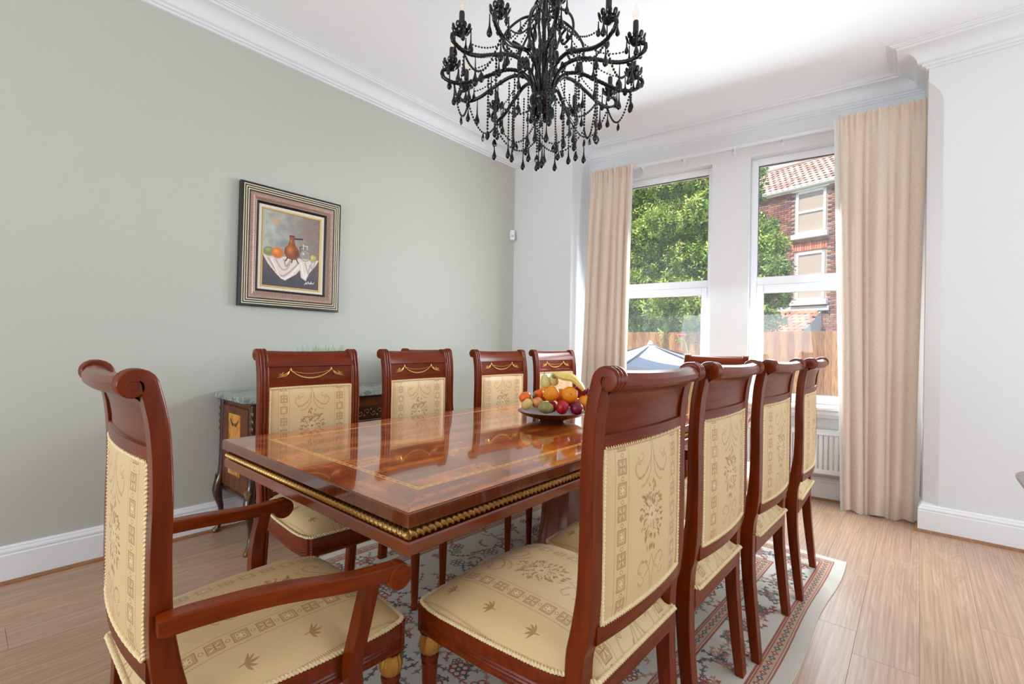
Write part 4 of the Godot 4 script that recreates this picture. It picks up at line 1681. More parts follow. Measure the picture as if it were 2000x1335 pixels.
func still_life() -> Image:
	var W := 240
	var H := 310
	var p := Paint.new(W, H)
	var n := noise_img(W, H, 0.02, 5, 61)
	for y in H:
		for x in W:
			var t := n.get_pixel(x, y).r - 0.5
			var u := clampf(x / float(W) + t * 0.5, 0, 1)
			var c := c8(176, 182, 172).lerp(c8(128, 108, 100), u)
			c = c.lerp(c8(150, 150, 140), clampf(t, 0, 0.5))
			if y > 186 - x * 0.0:
				c = c8(98, 84, 84).lerp(c8(66, 60, 66), clampf((y - 186) / 110.0 + t * 0.5, 0, 1))
			p.px[y * W + x] = c
	p.blob(48, 40, 26, 22, c8(206, 158, 122), 0.8, 0.8)
	p.blob(30, 70, 30, 22, c8(200, 204, 196), 0.9, 0.6)
	p.blob(80, 130, 40, 30, c8(120, 120, 122), 0.9, 0.5)
	p.blob(190, 60, 50, 40, c8(146, 104, 92), 0.9, 0.5)
	# cloth over the ledge
	p.poly(PackedVector2Array([Vector2(0, 186), Vector2(238, 178), Vector2(226, 202), Vector2(196, 240), Vector2(182, 276), Vector2(160, 262), Vector2(156, 230), Vector2(138, 252), Vector2(92, 284), Vector2(58, 262), Vector2(22, 222)]), c8(222, 208, 196))
	for q in [[20, 196, 70, 262, 104, 250, 150, 200, c8(180, 152, 132)], [50, 196, 78, 236, 100, 230, 118, 196, c8(190, 166, 148)], [34, 198, 74, 272, 110, 262, 148, 214, c8(240, 230, 220)], [86, 194, 94, 222, 104, 212, 112, 194, c8(176, 140, 116)], [160, 196, 168, 240, 178, 262, 190, 210, c8(240, 232, 226)], [176, 196, 186, 224, 190, 240, 200, 200, c8(186, 162, 146)], [206, 190, 204, 214, 208, 216, 222, 190, c8(170, 170, 180)]]:
		p.line(curve2([[q[0], q[1]], [q[2], q[3]], [q[4], q[5]], [q[6], q[7]]], 8), 3.2, q[8], 0.55)
	# fruit
	for f in [[24, 168, 22, 20, c8(128, 132, 84), c8(168, 168, 110)], [58, 170, 26, 23, c8(206, 110, 30), c8(240, 158, 62)], [212, 172, 17, 17, c8(176, 160, 84), c8(214, 202, 130)]]:
		p.blob(f[0], f[1] + 3, f[2] * 1.06, f[3] * 1.06, c8(90, 70, 60), 0.3, 0.5)
		p.blob(f[0], f[1], f[2], f[3], f[4], 0.10)
		p.blob(f[0] - f[2] * 0.2, f[1] - f[3] * 0.25, f[2] * 0.7, f[3] * 0.65, f[5], 0.9)
	# copper pot with a dark handle
	p.poly(PackedVector2Array([Vector2(106, 90), Vector2(130, 90), Vector2(128, 112), Vector2(134, 130), Vector2(150, 148), Vector2(151, 170), Vector2(138, 188), Vector2(118, 193), Vector2(98, 186), Vector2(86, 168), Vector2(88, 146), Vector2(102, 130), Vector2(108, 112)]), c8(136, 68, 26))
	p.blob(110, 150, 20, 26, c8(214, 122, 44), 0.9, 0.9)
	p.blob(114, 112, 6, 22, c8(216, 134, 68), 0.9, 0.7)
	p.blob(140, 166, 14, 24, c8(80, 44, 34), 0.9, 0.7)
	p.blob(118, 90, 13, 4, c8(90, 46, 26), 0.3)
	p.line(PackedVector2Array([Vector2(130, 100), Vector2(164, 96)]), 3.0, c8(44, 34, 30))
	for f in [[100, 186, 92, 200], [120, 190, 118, 204], [138, 186, 146, 202]]:
		p.line(PackedVector2Array([Vector2(f[0], f[1]), Vector2(f[2], f[3])]), 2.2, c8(52, 40, 36))
	# glass jug
	p.blob(176, 164, 25, 26, c8(168, 158, 150), 0.2, 0.45)
	for i in 1:
		var rim := PackedVector2Array()
		for k in 25:
			var a := TAU * k / 24.0
			rim.append(Vector2(176 + cos(a) * 24, 164 + sin(a) * 25))
		p.line(rim, 1.0, c8(96, 84, 78), 0.7)
	p.line(PackedVector2Array([Vector2(168, 140), Vector2(166, 118), Vector2(172, 124), Vector2(186, 122), Vector2(184, 140)]), 1.3, c8(222, 220, 216), 0.8)
	p.line(PackedVector2Array([Vector2(156, 150), Vector2(152, 132), Vector2(164, 128)]), 1.8, c8(70, 62, 60), 0.8)
	p.blob(168, 158, 5, 7, c8(238, 236, 232), 0.7, 0.9)
	# the painter's scrawl, lower right
	p.line(PackedVector2Array([Vector2(176, 292), Vector2(184, 280), Vector2(187, 286), Vector2(181, 287)]), 0.8, c8(236, 232, 226))
	p.line(PackedVector2Array([Vector2(188, 288), Vector2(193, 276), Vector2(196, 286), Vector2(199, 281), Vector2(202, 286), Vector2(206, 274), Vector2(206, 286), Vector2(210, 281), Vector2(214, 285), Vector2(220, 276)]), 0.8, c8(236, 232, 226))
	return p.image()

func build_picture() -> void:
	var hw := 0.3325
	var hh := 0.3875
	var t := thing("framed_painting", "framed still life painting of a copper pot and fruit on the green wall", "picture", Vector3(-3.2095, 1.743, -1.455))
	t.transform = Transform3D(Basis(Vector3(0, 0, -1), Vector3(0, 1, 0), Vector3(1, 0, 0)) * Basis(Vector3(0, 0, 1), deg_to_rad(-0.4)), t.position)
	var black := mat(c8(26, 24, 24), 0.35)
	var gold := mat(c8(224, 210, 180), 0.4, 0.25)
	var ni := noise_img(256, 256, 0.05, 5, 14)
	var bronze := tri_tex(mat(c8(178, 148, 134), 0.32, 0.25), tex(ramp_img(ni, [[0.0, Color(0.55, 0.5, 0.48)], [0.5, Color(0.95, 0.92, 0.9)], [1.0, Color(1, 1, 1)]])), Vector3.ONE * 9.0)
	var cream := mat(c8(222, 212, 192), 0.7)
	var slip := mat(c8(206, 168, 104), 0.4, 0.4)
	part(t, "outer_edge", ring(hw, hh, [[0.0, 0.0], [0.0, 0.030], [0.004, 0.036], [0.014, 0.038], [0.014, 0.030]]).commit(20), black)
	for i in 3:
		var o := 0.014 + i * 0.0135
		part(t, "gilt_ridge", ring(hw, hh, [[o, 0.034 - i * 0.0015], [o + 0.002, 0.040 - i * 0.0015], [o + 0.006, 0.039 - i * 0.0015], [o + 0.0075, 0.033 - i * 0.0015]]).commit(50), gold)
		part(t, "dark_groove", ring(hw, hh, [[o + 0.0075, 0.0335 - i * 0.0015], [o + 0.0135, 0.0325 - i * 0.0015]]).commit(20), black)
	part(t, "bronze_band", ring(hw, hh, [[0.0545, 0.031], [0.058, 0.036], [0.066, 0.037], [0.082, 0.031], [0.094, 0.022], [0.0995, 0.020]]).commit(40), bronze)
	part(t, "dark_band", ring(hw, hh, [[0.0995, 0.021], [0.103, 0.022], [0.112, 0.014], [0.1155, 0.012]]).commit(40), black)
	part(t, "linen_slip", ring(hw, hh, [[0.1155, 0.013], [0.1335, 0.011]]).commit(20), cream)
	part(t, "gilt_slip", ring(hw, hh, [[0.1335, 0.012], [0.137, 0.0145], [0.142, 0.014], [0.1455, 0.009]]).commit(40), slip)
	var cw := hw - 0.1445
	var chh := hh - 0.1445
	var cb := MB.new()
	cb.quad(Vector3(-cw, -chh, 0.010), Vector3(cw, -chh, 0.010), Vector3(cw, chh, 0.010), Vector3(-cw, chh, 0.010), Vector2(0, 1), Vector2(1, 1), Vector2(1, 0), Vector2(0, 0))
	var cm := mat(Color.WHITE, 0.45)
	cm.albedo_texture = tex(still_life())
	cm.texture_repeat = false
	part(t, "canvas", cb.commit(0), cm).set_meta("label", "painted canvas with copper pot, oranges, glass jug and white cloth")
	part(t, "backing_board", MB.new().box(Vector3(0, 0, 0.004), Vector3(hw * 2 - 0.01, hh * 2 - 0.01, 0.008)).commit(0), mat(c8(120, 96, 70), 0.8))

# ---------------------------------------------------------------- curtains
const CD := 0.205

func curtain(called: String, label: String, s0t: float, s1t: float, s0b: float, s1b: float, folds: Array, ytop: float, ybot: float, lining_lo: float, lining_hi: float) -> void:
	var t := thing(called, label, "curtain", Vector3.ZERO, 0.0, "beige curtains at the windows")
	t.transform = TW
	var nf := folds.size()
	var ny := 48
	var nx := 180
	# folds: [place of the ridge 0..1, how far it stands out, how wide]
	var depth := func(u: float, v: float) -> float:
		var d := -0.030
		for f in folds:
			var c: float = f[0] + 0.010 * sin(v * 3.0 + f[0] * 20.0)
			var q: float = absf(u - c) / f[2]
			if q < 1.0:
				d = maxf(d, -0.030 + f[1] * pow(cos(q * PI / 2), 0.65))
		return d
	var sheet := func(dd: float, lo: float, hi: float) -> MB:
		var rows := []
		for j in ny + 1:
			var v := float(j) / ny
			var y := lerpf(ytop, ybot, v)
			var row := PackedVector3Array()
			for i in nx + 1:
				var u := lerpf(lo, hi, float(i) / nx)
				var s := lerpf(lerpf(s0t, s0b, pow(v, 1.05)), lerpf(s1t, s1b, pow(v, 1.05)), u)
				var dp: float = depth.call(clampf(u, 0.0, 1.0), v)
				var amp := lerpf(0.55, 1.0, smoothstep(0.02, 0.25, v))
				var head := exp(-v * 42.0)
				var ripple := sin(u * 31.0 * TAU * 0.5) + 0.6 * sin(u * 53.0 + 1.0)
				var d := CD + dp * amp + head * 0.007 * ripple
				# pinched in by the heading tape
				var pin := exp(-pow((v - 0.030) / 0.010, 2.0))
				d = lerpf(d, CD + 0.006 * ripple - 0.004, pin * 0.75)
				d += 0.003 * sin(v * 9.0 + u * 25.0)
				var hem := (0.010 * sin(u * 16.0) - 0.006) * smoothstep(0.92, 1.0, v)
				var top := 0.007 * ripple * head
				row.append(Vector3(s, y + hem + top, d - dd))
			rows.append(row)
		return MB.new().grid(rows)
	part(t, "cloth", sheet.call(0.0, 0.0, 1.0).commit(80), M.curtain)
	part(t, "lining", sheet.call(0.016, lining_lo, lining_hi).commit(80), M.lining)
	for i in 9:
		var s := lerpf(s0t + 0.02, s1t - 0.02, i / 8.0)
		part(t, "hook", MB.new().tube(curve([Vector3(s, ytop - 0.055, CD - 0.045), Vector3(s, ytop - 0.030, CD - 0.050), Vector3(s, ytop - 0.022, CD - 0.058)], 3), PackedFloat32Array([0.0016]), 5).commit(), M.white_gloss)

func build_curtains() -> void:
	var ci := noise_img(256, 256, 0.05, 4, 19)
	M.curtain = tri_tex(mat(c8(226, 206, 188), 0.85), tex(ramp_img(ci, [[0.0, Color(0.92, 0.91, 0.90)], [0.6, Color(1, 1, 1)], [1.0, Color(0.97, 0.96, 0.95)]])), Vector3(14, 3, 14))
	M.curtain.backlight_enabled = true
	M.curtain.backlight = Color(0.25, 0.21, 0.17)
	M.curtain.rim_enabled = true
	M.curtain.rim = 0.3
	M.curtain.rim_tint = 0.5
	M.lining = mat(c8(240, 237, 234), 0.85)
	M.lining.backlight_enabled = true
	M.lining.backlight = Color(0.6, 0.58, 0.55)
	curtain("curtain", "beige velvet curtain hanging beside the window with the tree", -1.784, -1.385, -1.87, -1.43, [[0.04, 0.055, 0.11], [0.22, 0.060, 0.13], [0.44, 0.066, 0.15], [0.64, 0.058, 0.12], [0.80, 0.062, 0.10], [0.95, 0.050, 0.09]], 2.80, 0.02, -0.01, 1.03)
	curtain("curtain", "beige velvet curtain hanging beside the window with the brick house", 0.167, 0.655, 0.235, 0.615, [[0.05, 0.055, 0.10], [0.20, 0.064, 0.12], [0.33, 0.050, 0.06], [0.48, 0.074, 0.15], [0.62, 0.052, 0.08], [0.76, 0.068, 0.12], [0.93, 0.060, 0.14]], 2.835, 0.012, -0.06, 1.07)
	# white track along the head of the recess
	var t := thing("curtain_track", "thin white curtain track above the two windows", "curtain rail")
	t.transform = TW
	part(t, "rail", MB.new().box(Vector3(-0.60, 2.812, 0.095), Vector3(2.50, 0.026, 0.020), 0.004).commit(20), M.white_paint)
	for s in [-1.345, -0.97, -0.56, -0.205]:
		part(t, "bracket", MB.new().box(Vector3(s, 2.818, 0.044), Vector3(0.016, 0.012, 0.088), 0.002).box(Vector3(s, 2.805, 0.004), Vector3(0.018, 0.05, 0.008), 0.002).commit(20), M.white_gloss)
		part(t, "glider", MB.new().tube(pts([Vector3(s + 0.004, 2.800, 0.097), Vector3(s + 0.004, 2.782, 0.097)]), PackedFloat32Array([0.004]), 6).commit(), mat(c8(170, 170, 170), 0.4))

# ---------------------------------------------------------------- chandelier
func build_chandelier() -> void:
	M.jet = mat(c8(14, 14, 15), 0.14)
	M.jet_matt = mat(c8(34, 34, 36), 0.5)
	var bulb := mat(Color(1.0, 0.95, 0.86, 0.18), 0.02)
	bulb.transparency = BaseMaterial3D.TRANSPARENCY_ALPHA
	var filament := mat(c8(230, 160, 80), 0.4)
	filament.emission_enabled = true
	filament.emission = c8(255, 190, 110)
	filament.emission_energy_multiplier = 1.2
	var cx := -1.500
	var cz := -1.965
	var t := thing("chandelier", "black glass chandelier with candle arms and teardrop crystals above the table", "chandelier", Vector3(cx, 0, cz))
	# shared shapes
	var drop := MB.new().lathe([[0.0, -0.098], [0.006, -0.0955], [0.0108, -0.090], [0.0128, -0.082], [0.0120, -0.074], [0.0080, -0.062], [0.0046, -0.050], [0.0032, -0.034], [0.0025, -0.006], [0.0032, 0.0]], 12).tube(pts([Vector3(0, -0.002, 0), Vector3(0, 0.008, 0)]), PackedFloat32Array([0.0012]), 5).commit(60)
	var small_drop := MB.new().lathe([[0.0, -0.066], [0.0055, -0.064], [0.0098, -0.058], [0.0105, -0.052], [0.0080, -0.043], [0.0040, -0.032], [0.0025, -0.006], [0.0030, 0.0]], 10).commit(60)
	var big_drop := MB.new().lathe([[0.0, -0.142], [0.006, -0.139], [0.0125, -0.130], [0.0145, -0.120], [0.0135, -0.110], [0.0080, -0.094], [0.0042, -0.076], [0.0030, -0.040], [0.0020, -0.006], [0.0026, 0.0]], 12).commit(60)
	var almond := MB.new().lathe([[0.0, -0.052], [0.0085, -0.046], [0.0150, -0.034], [0.0135, -0.022], [0.0070, -0.008], [0.0, 0.0]], 6, Transform3D(Basis.from_scale(Vector3(1, 1, 0.5)), Vector3.ZERO)).commit(0)
	# bobeche: a dish with a ring of upright petals
	var cup := MB.new().lathe([[0.006, -0.030], [0.016, -0.026], [0.026, -0.014], [0.032, 0.0], [0.030, 0.004], [0.012, 0.0]], 16)
	for k in 9:
		var a := TAU * k / 9
		var o := Vector3(cos(a), 0, sin(a))
		cup.ball(Vector3.ZERO, Vector3(0.0125, 0.015, 0.005), 6, 10, Transform3D(Basis(o.cross(Vector3.UP), (Vector3.UP + o * 0.45).normalized(), o), o * 0.041 + Vector3(0, 0.006, 0)))
	var cup_mesh := cup.commit(50)
	var sleeve := MB.new().lathe([[0.0130, 0.0], [0.0135, 0.004], [0.0130, 0.082], [0.0115, 0.088], [0.006, 0.089]], 14).commit(40)
	var glass := MB.new().lathe([[0.006, 0.086], [0.0105, 0.096], [0.0150, 0.114], [0.0145, 0.128], [0.0090, 0.150], [0.0035, 0.168], [0.0, 0.176]], 14).commit(60)
	var fil := MB.new().tube(curve([Vector3(-0.003, 0.090, 0), Vector3(-0.004, 0.112, 0), Vector3(0, 0.122, 0), Vector3(0.004, 0.112, 0), Vector3(0.003, 0.090, 0)], 4), PackedFloat32Array([0.0009]), 5).commit()

	# stem: column of turned glass with three beaded rods, hub bowl, finial
	part(t, "stem", MB.new().lathe([[0.013, 2.42], [0.016, 2.50], [0.011, 2.55], [0.010, 2.60], [0.016, 2.64], [0.020, 2.68], [0.012, 2.73], [0.010, 2.79], [0.018, 2.83], [0.014, 2.88], [0.010, 2.95], [0.010, 3.05]], 14).commit(60), M.jet)
	part(t, "hub_bowl", MB.new().lathe([[0.0, 2.350], [0.010, 2.352], [0.014, 2.362], [0.022, 2.366], [0.052, 2.382], [0.068, 2.405], [0.072, 2.425], [0.064, 2.440], [0.048, 2.450], [0.040, 2.475], [0.022, 2.490]], 24).commit(50), M.jet)
	part(t, "ceiling_canopy", MB.new().lathe([[0.012, 3.03], [0.045, 3.05], [0.062, 3.08], [0.066, 3.0995]], 24).commit(50), M.jet)
	for k in 6:
		var a := TAU * k / 6 + 0.2
		var o := Vector3(cos(a), 0, sin(a))
		# beaded uprights that swell round the stem
		var up := curve([o * 0.045 + Vector3(0, 2.47, 0), o * 0.060 + Vector3(0, 2.56, 0), o * 0.048 + Vector3(0, 2.66, 0), o * 0.085 + Vector3(0, 2.76, 0), o * 0.060 + Vector3(0, 2.88, 0), o * 0.02 + Vector3(0, 2.98, 0)], 8)
		var rad := PackedFloat32Array()
		for i in up.size():
			rad.append(0.0062 * (1.0 + 0.28 * (i % 2)) + 0.007 * exp(-pow((up[i].y - 2.66) / 0.03, 2.0)))
		part(t, "upright", MB.new().tube(up, rad, 8).commit(60), M.jet)
		# upper scrolls
		var sc := curve([o * 0.03 + Vector3(0, 2.86, 0), o * 0.12 + Vector3(0, 2.83, 0), o * 0.20 + Vector3(0, 2.75, 0), o * 0.21 + Vector3(0, 2.67, 0), o * 0.15 + Vector3(0, 2.64, 0), o * 0.125 + Vector3(0, 2.685, 0), o * 0.165 + Vector3(0, 2.71, 0)], 7)
		part(t, "upper_scroll", MB.new().tube(sc, PackedFloat32Array([0.0065]), 7).commit(60), M.jet)
		part(t, "crystal_drop", drop, M.jet, Transform3D(Basis.IDENTITY, o * 0.205 + Vector3(0, 2.655, 0)))
		part(t, "crystal_drop", small_drop, M.jet, Transform3D(Basis.IDENTITY, o * 0.125 + Vector3(0, 2.815, 0)))
		part(t, "leaf_bud", MB.new().ball(Vector3.ZERO, Vector3(0.012, 0.032, 0.012), 7, 8).commit(60), M.jet, Transform3D(Basis(Vector3.UP, a), o * 0.10 + Vector3(0, 2.60, 0)))
		# stubby beaded sausages under the bowl
		part(t, "bead_tassel", MB.new().lathe([[0.0, -0.064], [0.012, -0.060], [0.0155, -0.045], [0.0155, -0.012], [0.010, 0.0]], 10).commit(60), M.jet, Transform3D(Basis.IDENTITY, o * 0.045 + Vector3(0, 2.385, 0)))
	var n := 12
	var tips := []
	var lows := []
	for k in n:
		var a := TAU * k / n + deg_to_rad(40.56 + 6.0)
		var o := Vector3(cos(a), 0, sin(a))
		var dy := 0.012 * (1.0 if k % 2 == 0 else -1.0)
		var R := 0.475
		var prof := [[0.045, 2.435], [0.060, 2.500], [0.105, 2.560], [0.185, 2.578], [0.280, 2.548], [0.380, 2.508], [0.455, 2.500], [0.510, 2.522], [0.524, 2.552], [0.505, 2.568], [R, 2.566]]
		var p := []
		for q in prof:
			p.append(o * q[0] + Vector3(0, q[1] + dy * minf(1.0, q[0] * 4.0), 0))
		var cv := resample(curve(p, 8), 0.0085)
		var rad := PackedFloat32Array()
		for i in cv.size():
			rad.append(0.0108 if i % 2 == 0 else 0.0088)
		var arm := part(t, "arm", MB.new().tube(cv, rad, 8).commit(60), M.jet)
		var top := o * R + Vector3(0, 2.592 + dy, 0)
		part(arm, "drip_cup", cup_mesh, M.jet, Transform3D(Basis(Vector3.UP, -a), top))
		part(arm, "candle_sleeve", sleeve, M.jet_matt, Transform3D(Basis.IDENTITY, top))
		part(arm, "bulb", glass, bulb, Transform3D(Basis.IDENTITY, top))
		part(arm, "filament", fil, filament, Transform3D(Basis(Vector3.UP, -a), top))
		# knot beads on the arm
		for q in [0.25, 0.45]:
			part(arm, "knot_bead", MB.new().ball(Vector3.ZERO, Vector3(0.013, 0.013, 0.013), 7, 9).commit(60), M.jet, Transform3D(Basis.IDENTITY, cv[int(cv.size() * q)]))
		# drops round the cup
		for e in 5:
			var b := TAU * e / 5 + a
			part(t, "crystal_drop", small_drop if e % 2 == 0 else drop, M.jet, Transform3D(Basis.IDENTITY, top + Vector3(cos(b) * 0.044, -0.008, sin(b) * 0.044)))
		# hanging from the arm
		part(t, "crystal_drop", big_drop if k % 2 == 0 else drop, M.jet, Transform3D(Basis.IDENTITY, o * 0.40 + Vector3(0, 2.495 + dy, 0)))
		part(t, "crystal_drop", drop, M.jet, Transform3D(Basis.IDENTITY, o * 0.27 + Vector3(0, 2.54 + dy, 0)))
		tips.append(o * 0.46 + Vector3(0, 2.492 + dy, 0))
		lows.append(o * 0.285 + Vector3(0, 2.535 + dy, 0))
	var bead := func(pp: PackedVector3Array, r: float, gap: float) -> ArrayMesh:
		var b := MB.new()
		var q := resample(pp, gap)
		for c in q:
			b.ball(c, Vector3(r, r, r), 4, 6)
		b.tube(pp, PackedFloat32Array([0.0008]), 4)
		return b.commit(70)
	for k in n:
		var a: Vector3 = tips[k]
		var b: Vector3 = tips[(k + 1) % n]
		# swag from arm to arm
		var s := PackedVector3Array()
		for i in 17:
			var f := i / 16.0
			s.append(a.lerp(b, f) + Vector3(0, -0.115 * 4.0 * f * (1.0 - f), 0))
		part(t, "bead_string", bead.call(s, 0.0062, 0.0155), M.jet)
		# inner swag one arm in two, lower down
		var c: Vector3 = lows[k]
		var st := PackedVector3Array([c, Vector3(c.x, 2.255 + 0.02 * (k % 3), c.z)])
		part(t, "bead_string", bead.call(st, 0.0068, 0.0165), M.jet)
		part(t, "almond_drop", almond, M.jet, Transform3D(Basis(Vector3.UP, k * 1.1), st[1] + Vector3(0, -0.004, 0)))
		var ci := c * Vector3(0.6, 1, 0.6)
		var st2 := PackedVector3Array([Vector3(c.x * 0.62, 2.50, c.z * 0.62), Vector3(c.x * 0.62, 2.22 - 0.015 * (k % 2), c.z * 0.62)])
		part(t, "bead_string", bead.call(st2, 0.0055, 0.0145), M.jet)
		part(t, "crystal_drop", drop, M.jet, Transform3D(Basis.IDENTITY, st2[1]))
		if k % 2 == 0:
			var e: Vector3 = lows[(k + 2) % n]
			var sw := PackedVector3Array()
			var c0 := Vector3(c.x, 2.34, c.z)
			var e0 := Vector3(e.x, 2.34, e.z)
			for i in 17:
				var f := i / 16.0
				sw.append(c0.lerp(e0, f) + Vector3(0, -0.10 * 4.0 * f * (1.0 - f), 0))
			part(t, "bead_string", bead.call(sw, 0.0062, 0.0155), M.jet)
			part(t, "crystal_drop", drop, M.jet, Transform3D(Basis.IDENTITY, c0 + Vector3(0, -0.09, 0)))
		var tip: Vector3 = tips[k]
		part(t, "crystal_drop", drop, M.jet, Transform3D(Basis.IDENTITY, tip + Vector3(0, -0.01, 0)))
		part(t, "almond_drop", almond, M.jet, Transform3D(Basis(Vector3.UP, k * 0.7), (tips[k] + tips[(k + 1) % n]) * 0.5 + Vector3(0, -0.118, 0)))
	# lowest drops below the bowl
	part(t, "bead_string", bead.call(PackedVector3Array([Vector3(0, 2.35, 0), Vector3(0, 2.21, 0)]), 0.005, 0.013), M.jet)
	part(t, "crystal_drop", big_drop, M.jet, Transform3D(Basis.IDENTITY, Vector3(0, 2.205, 0)))
	for k in 6:
		var a := TAU * k / 6
		part(t, "crystal_drop", drop, M.jet, Transform3D(Basis.IDENTITY, Vector3(cos(a) * 0.09, 2.215, sin(a) * 0.09)))
		part(t, "wire", MB.new().tube(pts([Vector3(cos(a) * 0.06, 2.39, sin(a) * 0.06), Vector3(cos(a) * 0.09, 2.215, sin(a) * 0.09)]), PackedFloat32Array([0.0009]), 4).commit(), M.jet)
	# upper catenaries from the crown to the arms
	for k in n:
		var o: Vector3 = tips[k] * Vector3(1, 0, 1)
		var q := PackedVector3Array()
		for i in 15:
			var f := i / 14.0
			q.append(Vector3(0, 2.93, 0).lerp(Vector3(o.x * 0.92, 2.56, o.z * 0.92), f) + o.normalized() * 0.03 * (1.0 - f) + Vector3(0, -0.10 * 4.0 * f * (1.0 - f), 0))
		part(t, "bead_string", bead.call(q, 0.0048, 0.0165), M.jet)

# ---------------------------------------------------------------- fruit
const CAM_R := Vector3(0.7597, 0, -0.6502)
const CAM_F := Vector3(-0.6502, 0, -0.7597)

func bowl_at(px: float, py: float, near: float) -> Vector3:
	# offset along the table from the bowl's middle, towards the open end by "near"
	return Vector3(TX, 1.15 - (py - 677.0) / 379.0, TZ) + CAM_R * ((px - 1064.0) / 379.0) - CAM_F * near

func skin(c0: Color, c1: Color, sd: int, rough := 0.4, fr := 0.03) -> StandardMaterial3D:
	var im := noise_img(128, 128, fr, 4, sd)
	var m := mat(Color.WHITE, rough)
	return tri_tex(m, tex(ramp_img(im, [[0.2, c0], [0.8, c1]])), Vector3.ONE * 6.0)

func build_fruit() -> void:
	var bm := mat(c8(92, 44, 26), 0.22)
	bm.clearcoat_enabled = true
	bm.clearcoat = 0.6
	solo("fruit_bowl", MB.new().lathe([[0.0, 0.0], [0.062, 0.0], [0.066, 0.005], [0.058, 0.010], [0.10, 0.016], [0.145, 0.029], [0.176, 0.047], [0.178, 0.051], [0.172, 0.051], [0.14, 0.036], [0.09, 0.023], [0.0, 0.020]], 48, Transform3D(Basis.IDENTITY, Vector3(TX + 0.030, TTOP + 0.0008, TZ - 0.026))).commit(40), bm, "wide shallow dark red-brown bowl heaped with fruit on the table", "bowl")
	var peel := mat(c8(246, 150, 22), 0.42)
	var pore := noise_img(128, 128, 0.16, 2, 9)
	tri_tex(peel, tex(ramp_img(pore, [[0.0, Color(0.9, 0.86, 0.8)], [0.5, Color(1, 1, 1)]])), Vector3.ONE * 9.0)
	var tang := skin(c8(236, 100, 22), c8(248, 128, 36), 3)
	var red := skin(c8(170, 20, 32), c8(214, 48, 52), 5, 0.25)
	var wine := skin(c8(92, 14, 40), c8(150, 30, 58), 6, 0.25)
	var pale := skin(c8(226, 204, 128), c8(238, 190, 120), 7, 0.35)
	var kiwi := skin(c8(138, 136, 70), c8(168, 160, 96), 8, 0.6)
	var peach := skin(c8(226, 120, 80), c8(240, 170, 110), 12, 0.6)
	var stalk := mat(c8(70, 52, 30), 0.8)
	var green := mat(c8(86, 130, 66), 0.6)
	# round fruit with a dimple at each pole
	var fruit := func(called: String, label: String, r: float, squash: float, dim: float, m: Material, at: Vector3, tilt: Vector3, st: bool) -> void:
		var prof := []
		for i in 15:
			var a := PI * i / 14.0 - PI / 2
			var d := dim * (exp(-pow((PI / 2 - absf(a)) / 0.42, 2.0)))
			prof.append([maxf(0.0, cos(a)) * r * (1.0 + 0.03 * sin(a)), (sin(a) - signf(sin(a)) * d) * r * squash])
		var t := thing(called, label, "fruit", at, 0.0, "fruit in the bowl")
		t.rotation = tilt
		part(t, "flesh", MB.new().lathe(prof, 20).commit(60), m)
		if st:
			part(t, "stalk", MB.new().tube(pts([Vector3(0, r * squash * (1.0 - dim) - 0.002, 0), Vector3(0.002, r * squash + 0.004, 0.001)]), PackedFloat32Array([0.0015]), 5).commit(), stalk)
		else:
			part(t, "stem_scar", MB.new().ball(Vector3(0, r * squash * (1.0 - dim), 0), Vector3(0.0035, 0.0012, 0.0035), 5, 7).commit(60), green)
	fruit.call("orange", "big orange resting above the kiwi, beside the banana tips", 0.041, 0.97, 0.05, peel, bowl_at(1076, 772, 0.03), Vector3(0.5, 0, 0.4), false)
	fruit.call("orange", "big orange resting above the red apple under the bananas", 0.042, 0.97, 0.05, peel, bowl_at(1111, 773, 0.04), Vector3(1.3, 0.2, -0.6), false)
	fruit.call("orange", "orange at the bowl's rim beside the plum", 0.039, 0.97, 0.05, peel, bowl_at(1141, 789, 0.015), Vector3(0.2, 0, 0.9), false)
	fruit.call("tangerine", "deep orange tangerine at the rim over the pale apple", 0.033, 0.86, 0.10, tang, bowl_at(1026, 781, -0.01), Vector3(0.3, 0, 0.2), false)
	fruit.call("tangerine", "small tangerine tucked in behind the big orange", 0.030, 0.86, 0.10, tang, bowl_at(1053, 776, -0.035), Vector3(0.1, 0, 0.3), false)
	fruit.call("apple", "shiny red apple with its eye showing, in front of the bowl", 0.037, 0.92, 0.22, red, bowl_at(1096, 795, 0.075), Vector3(1.3, -0.9, 0), true)
	fruit.call("apple", "pale yellow apple at the rim under the tangerine", 0.031, 0.92, 0.20, pale, bowl_at(1029, 792, 0.055), Vector3(0.4, 0, 0.6), true)
	fruit.call("plum", "dark plum between the red apple and the rim orange", 0.033, 0.98, 0.08, wine, bowl_at(1123, 797, 0.075), Vector3(0.6, 0, -0.4), false)
	fruit.call("plum", "dark plum behind the orange under the banana ends", 0.033, 0.98, 0.08, wine, bowl_at(1133, 771, -0.055), Vector3(0.6, 0, -0.4), false)
	fruit.call("peach", "soft pink peach between the tangerine and kiwi", 0.029, 0.95, 0.12, peach, bowl_at(1049, 789, 0.035), Vector3(0.2, 0, 0.2), false)
	fruit.call("kiwi_fruit", "fuzzy green kiwi lying in front of the big orange", 0.030, 1.32, 0.02, kiwi, bowl_at(1064, 796, 0.088), Vector3(0, deg_to_rad(40), deg_to_rad(84)), false)
	# a hand of bananas lying over the heap
	var ban := skin(c8(240, 206, 96), c8(244, 222, 140), 15, 0.45, 0.02)
	var tip := mat(c8(120, 110, 70), 0.7)
	var bt := thing("banana_bunch", "hand of pale yellow bananas laid across the top of the fruit", "bananas", bowl_at(1101, 749, 0.0))
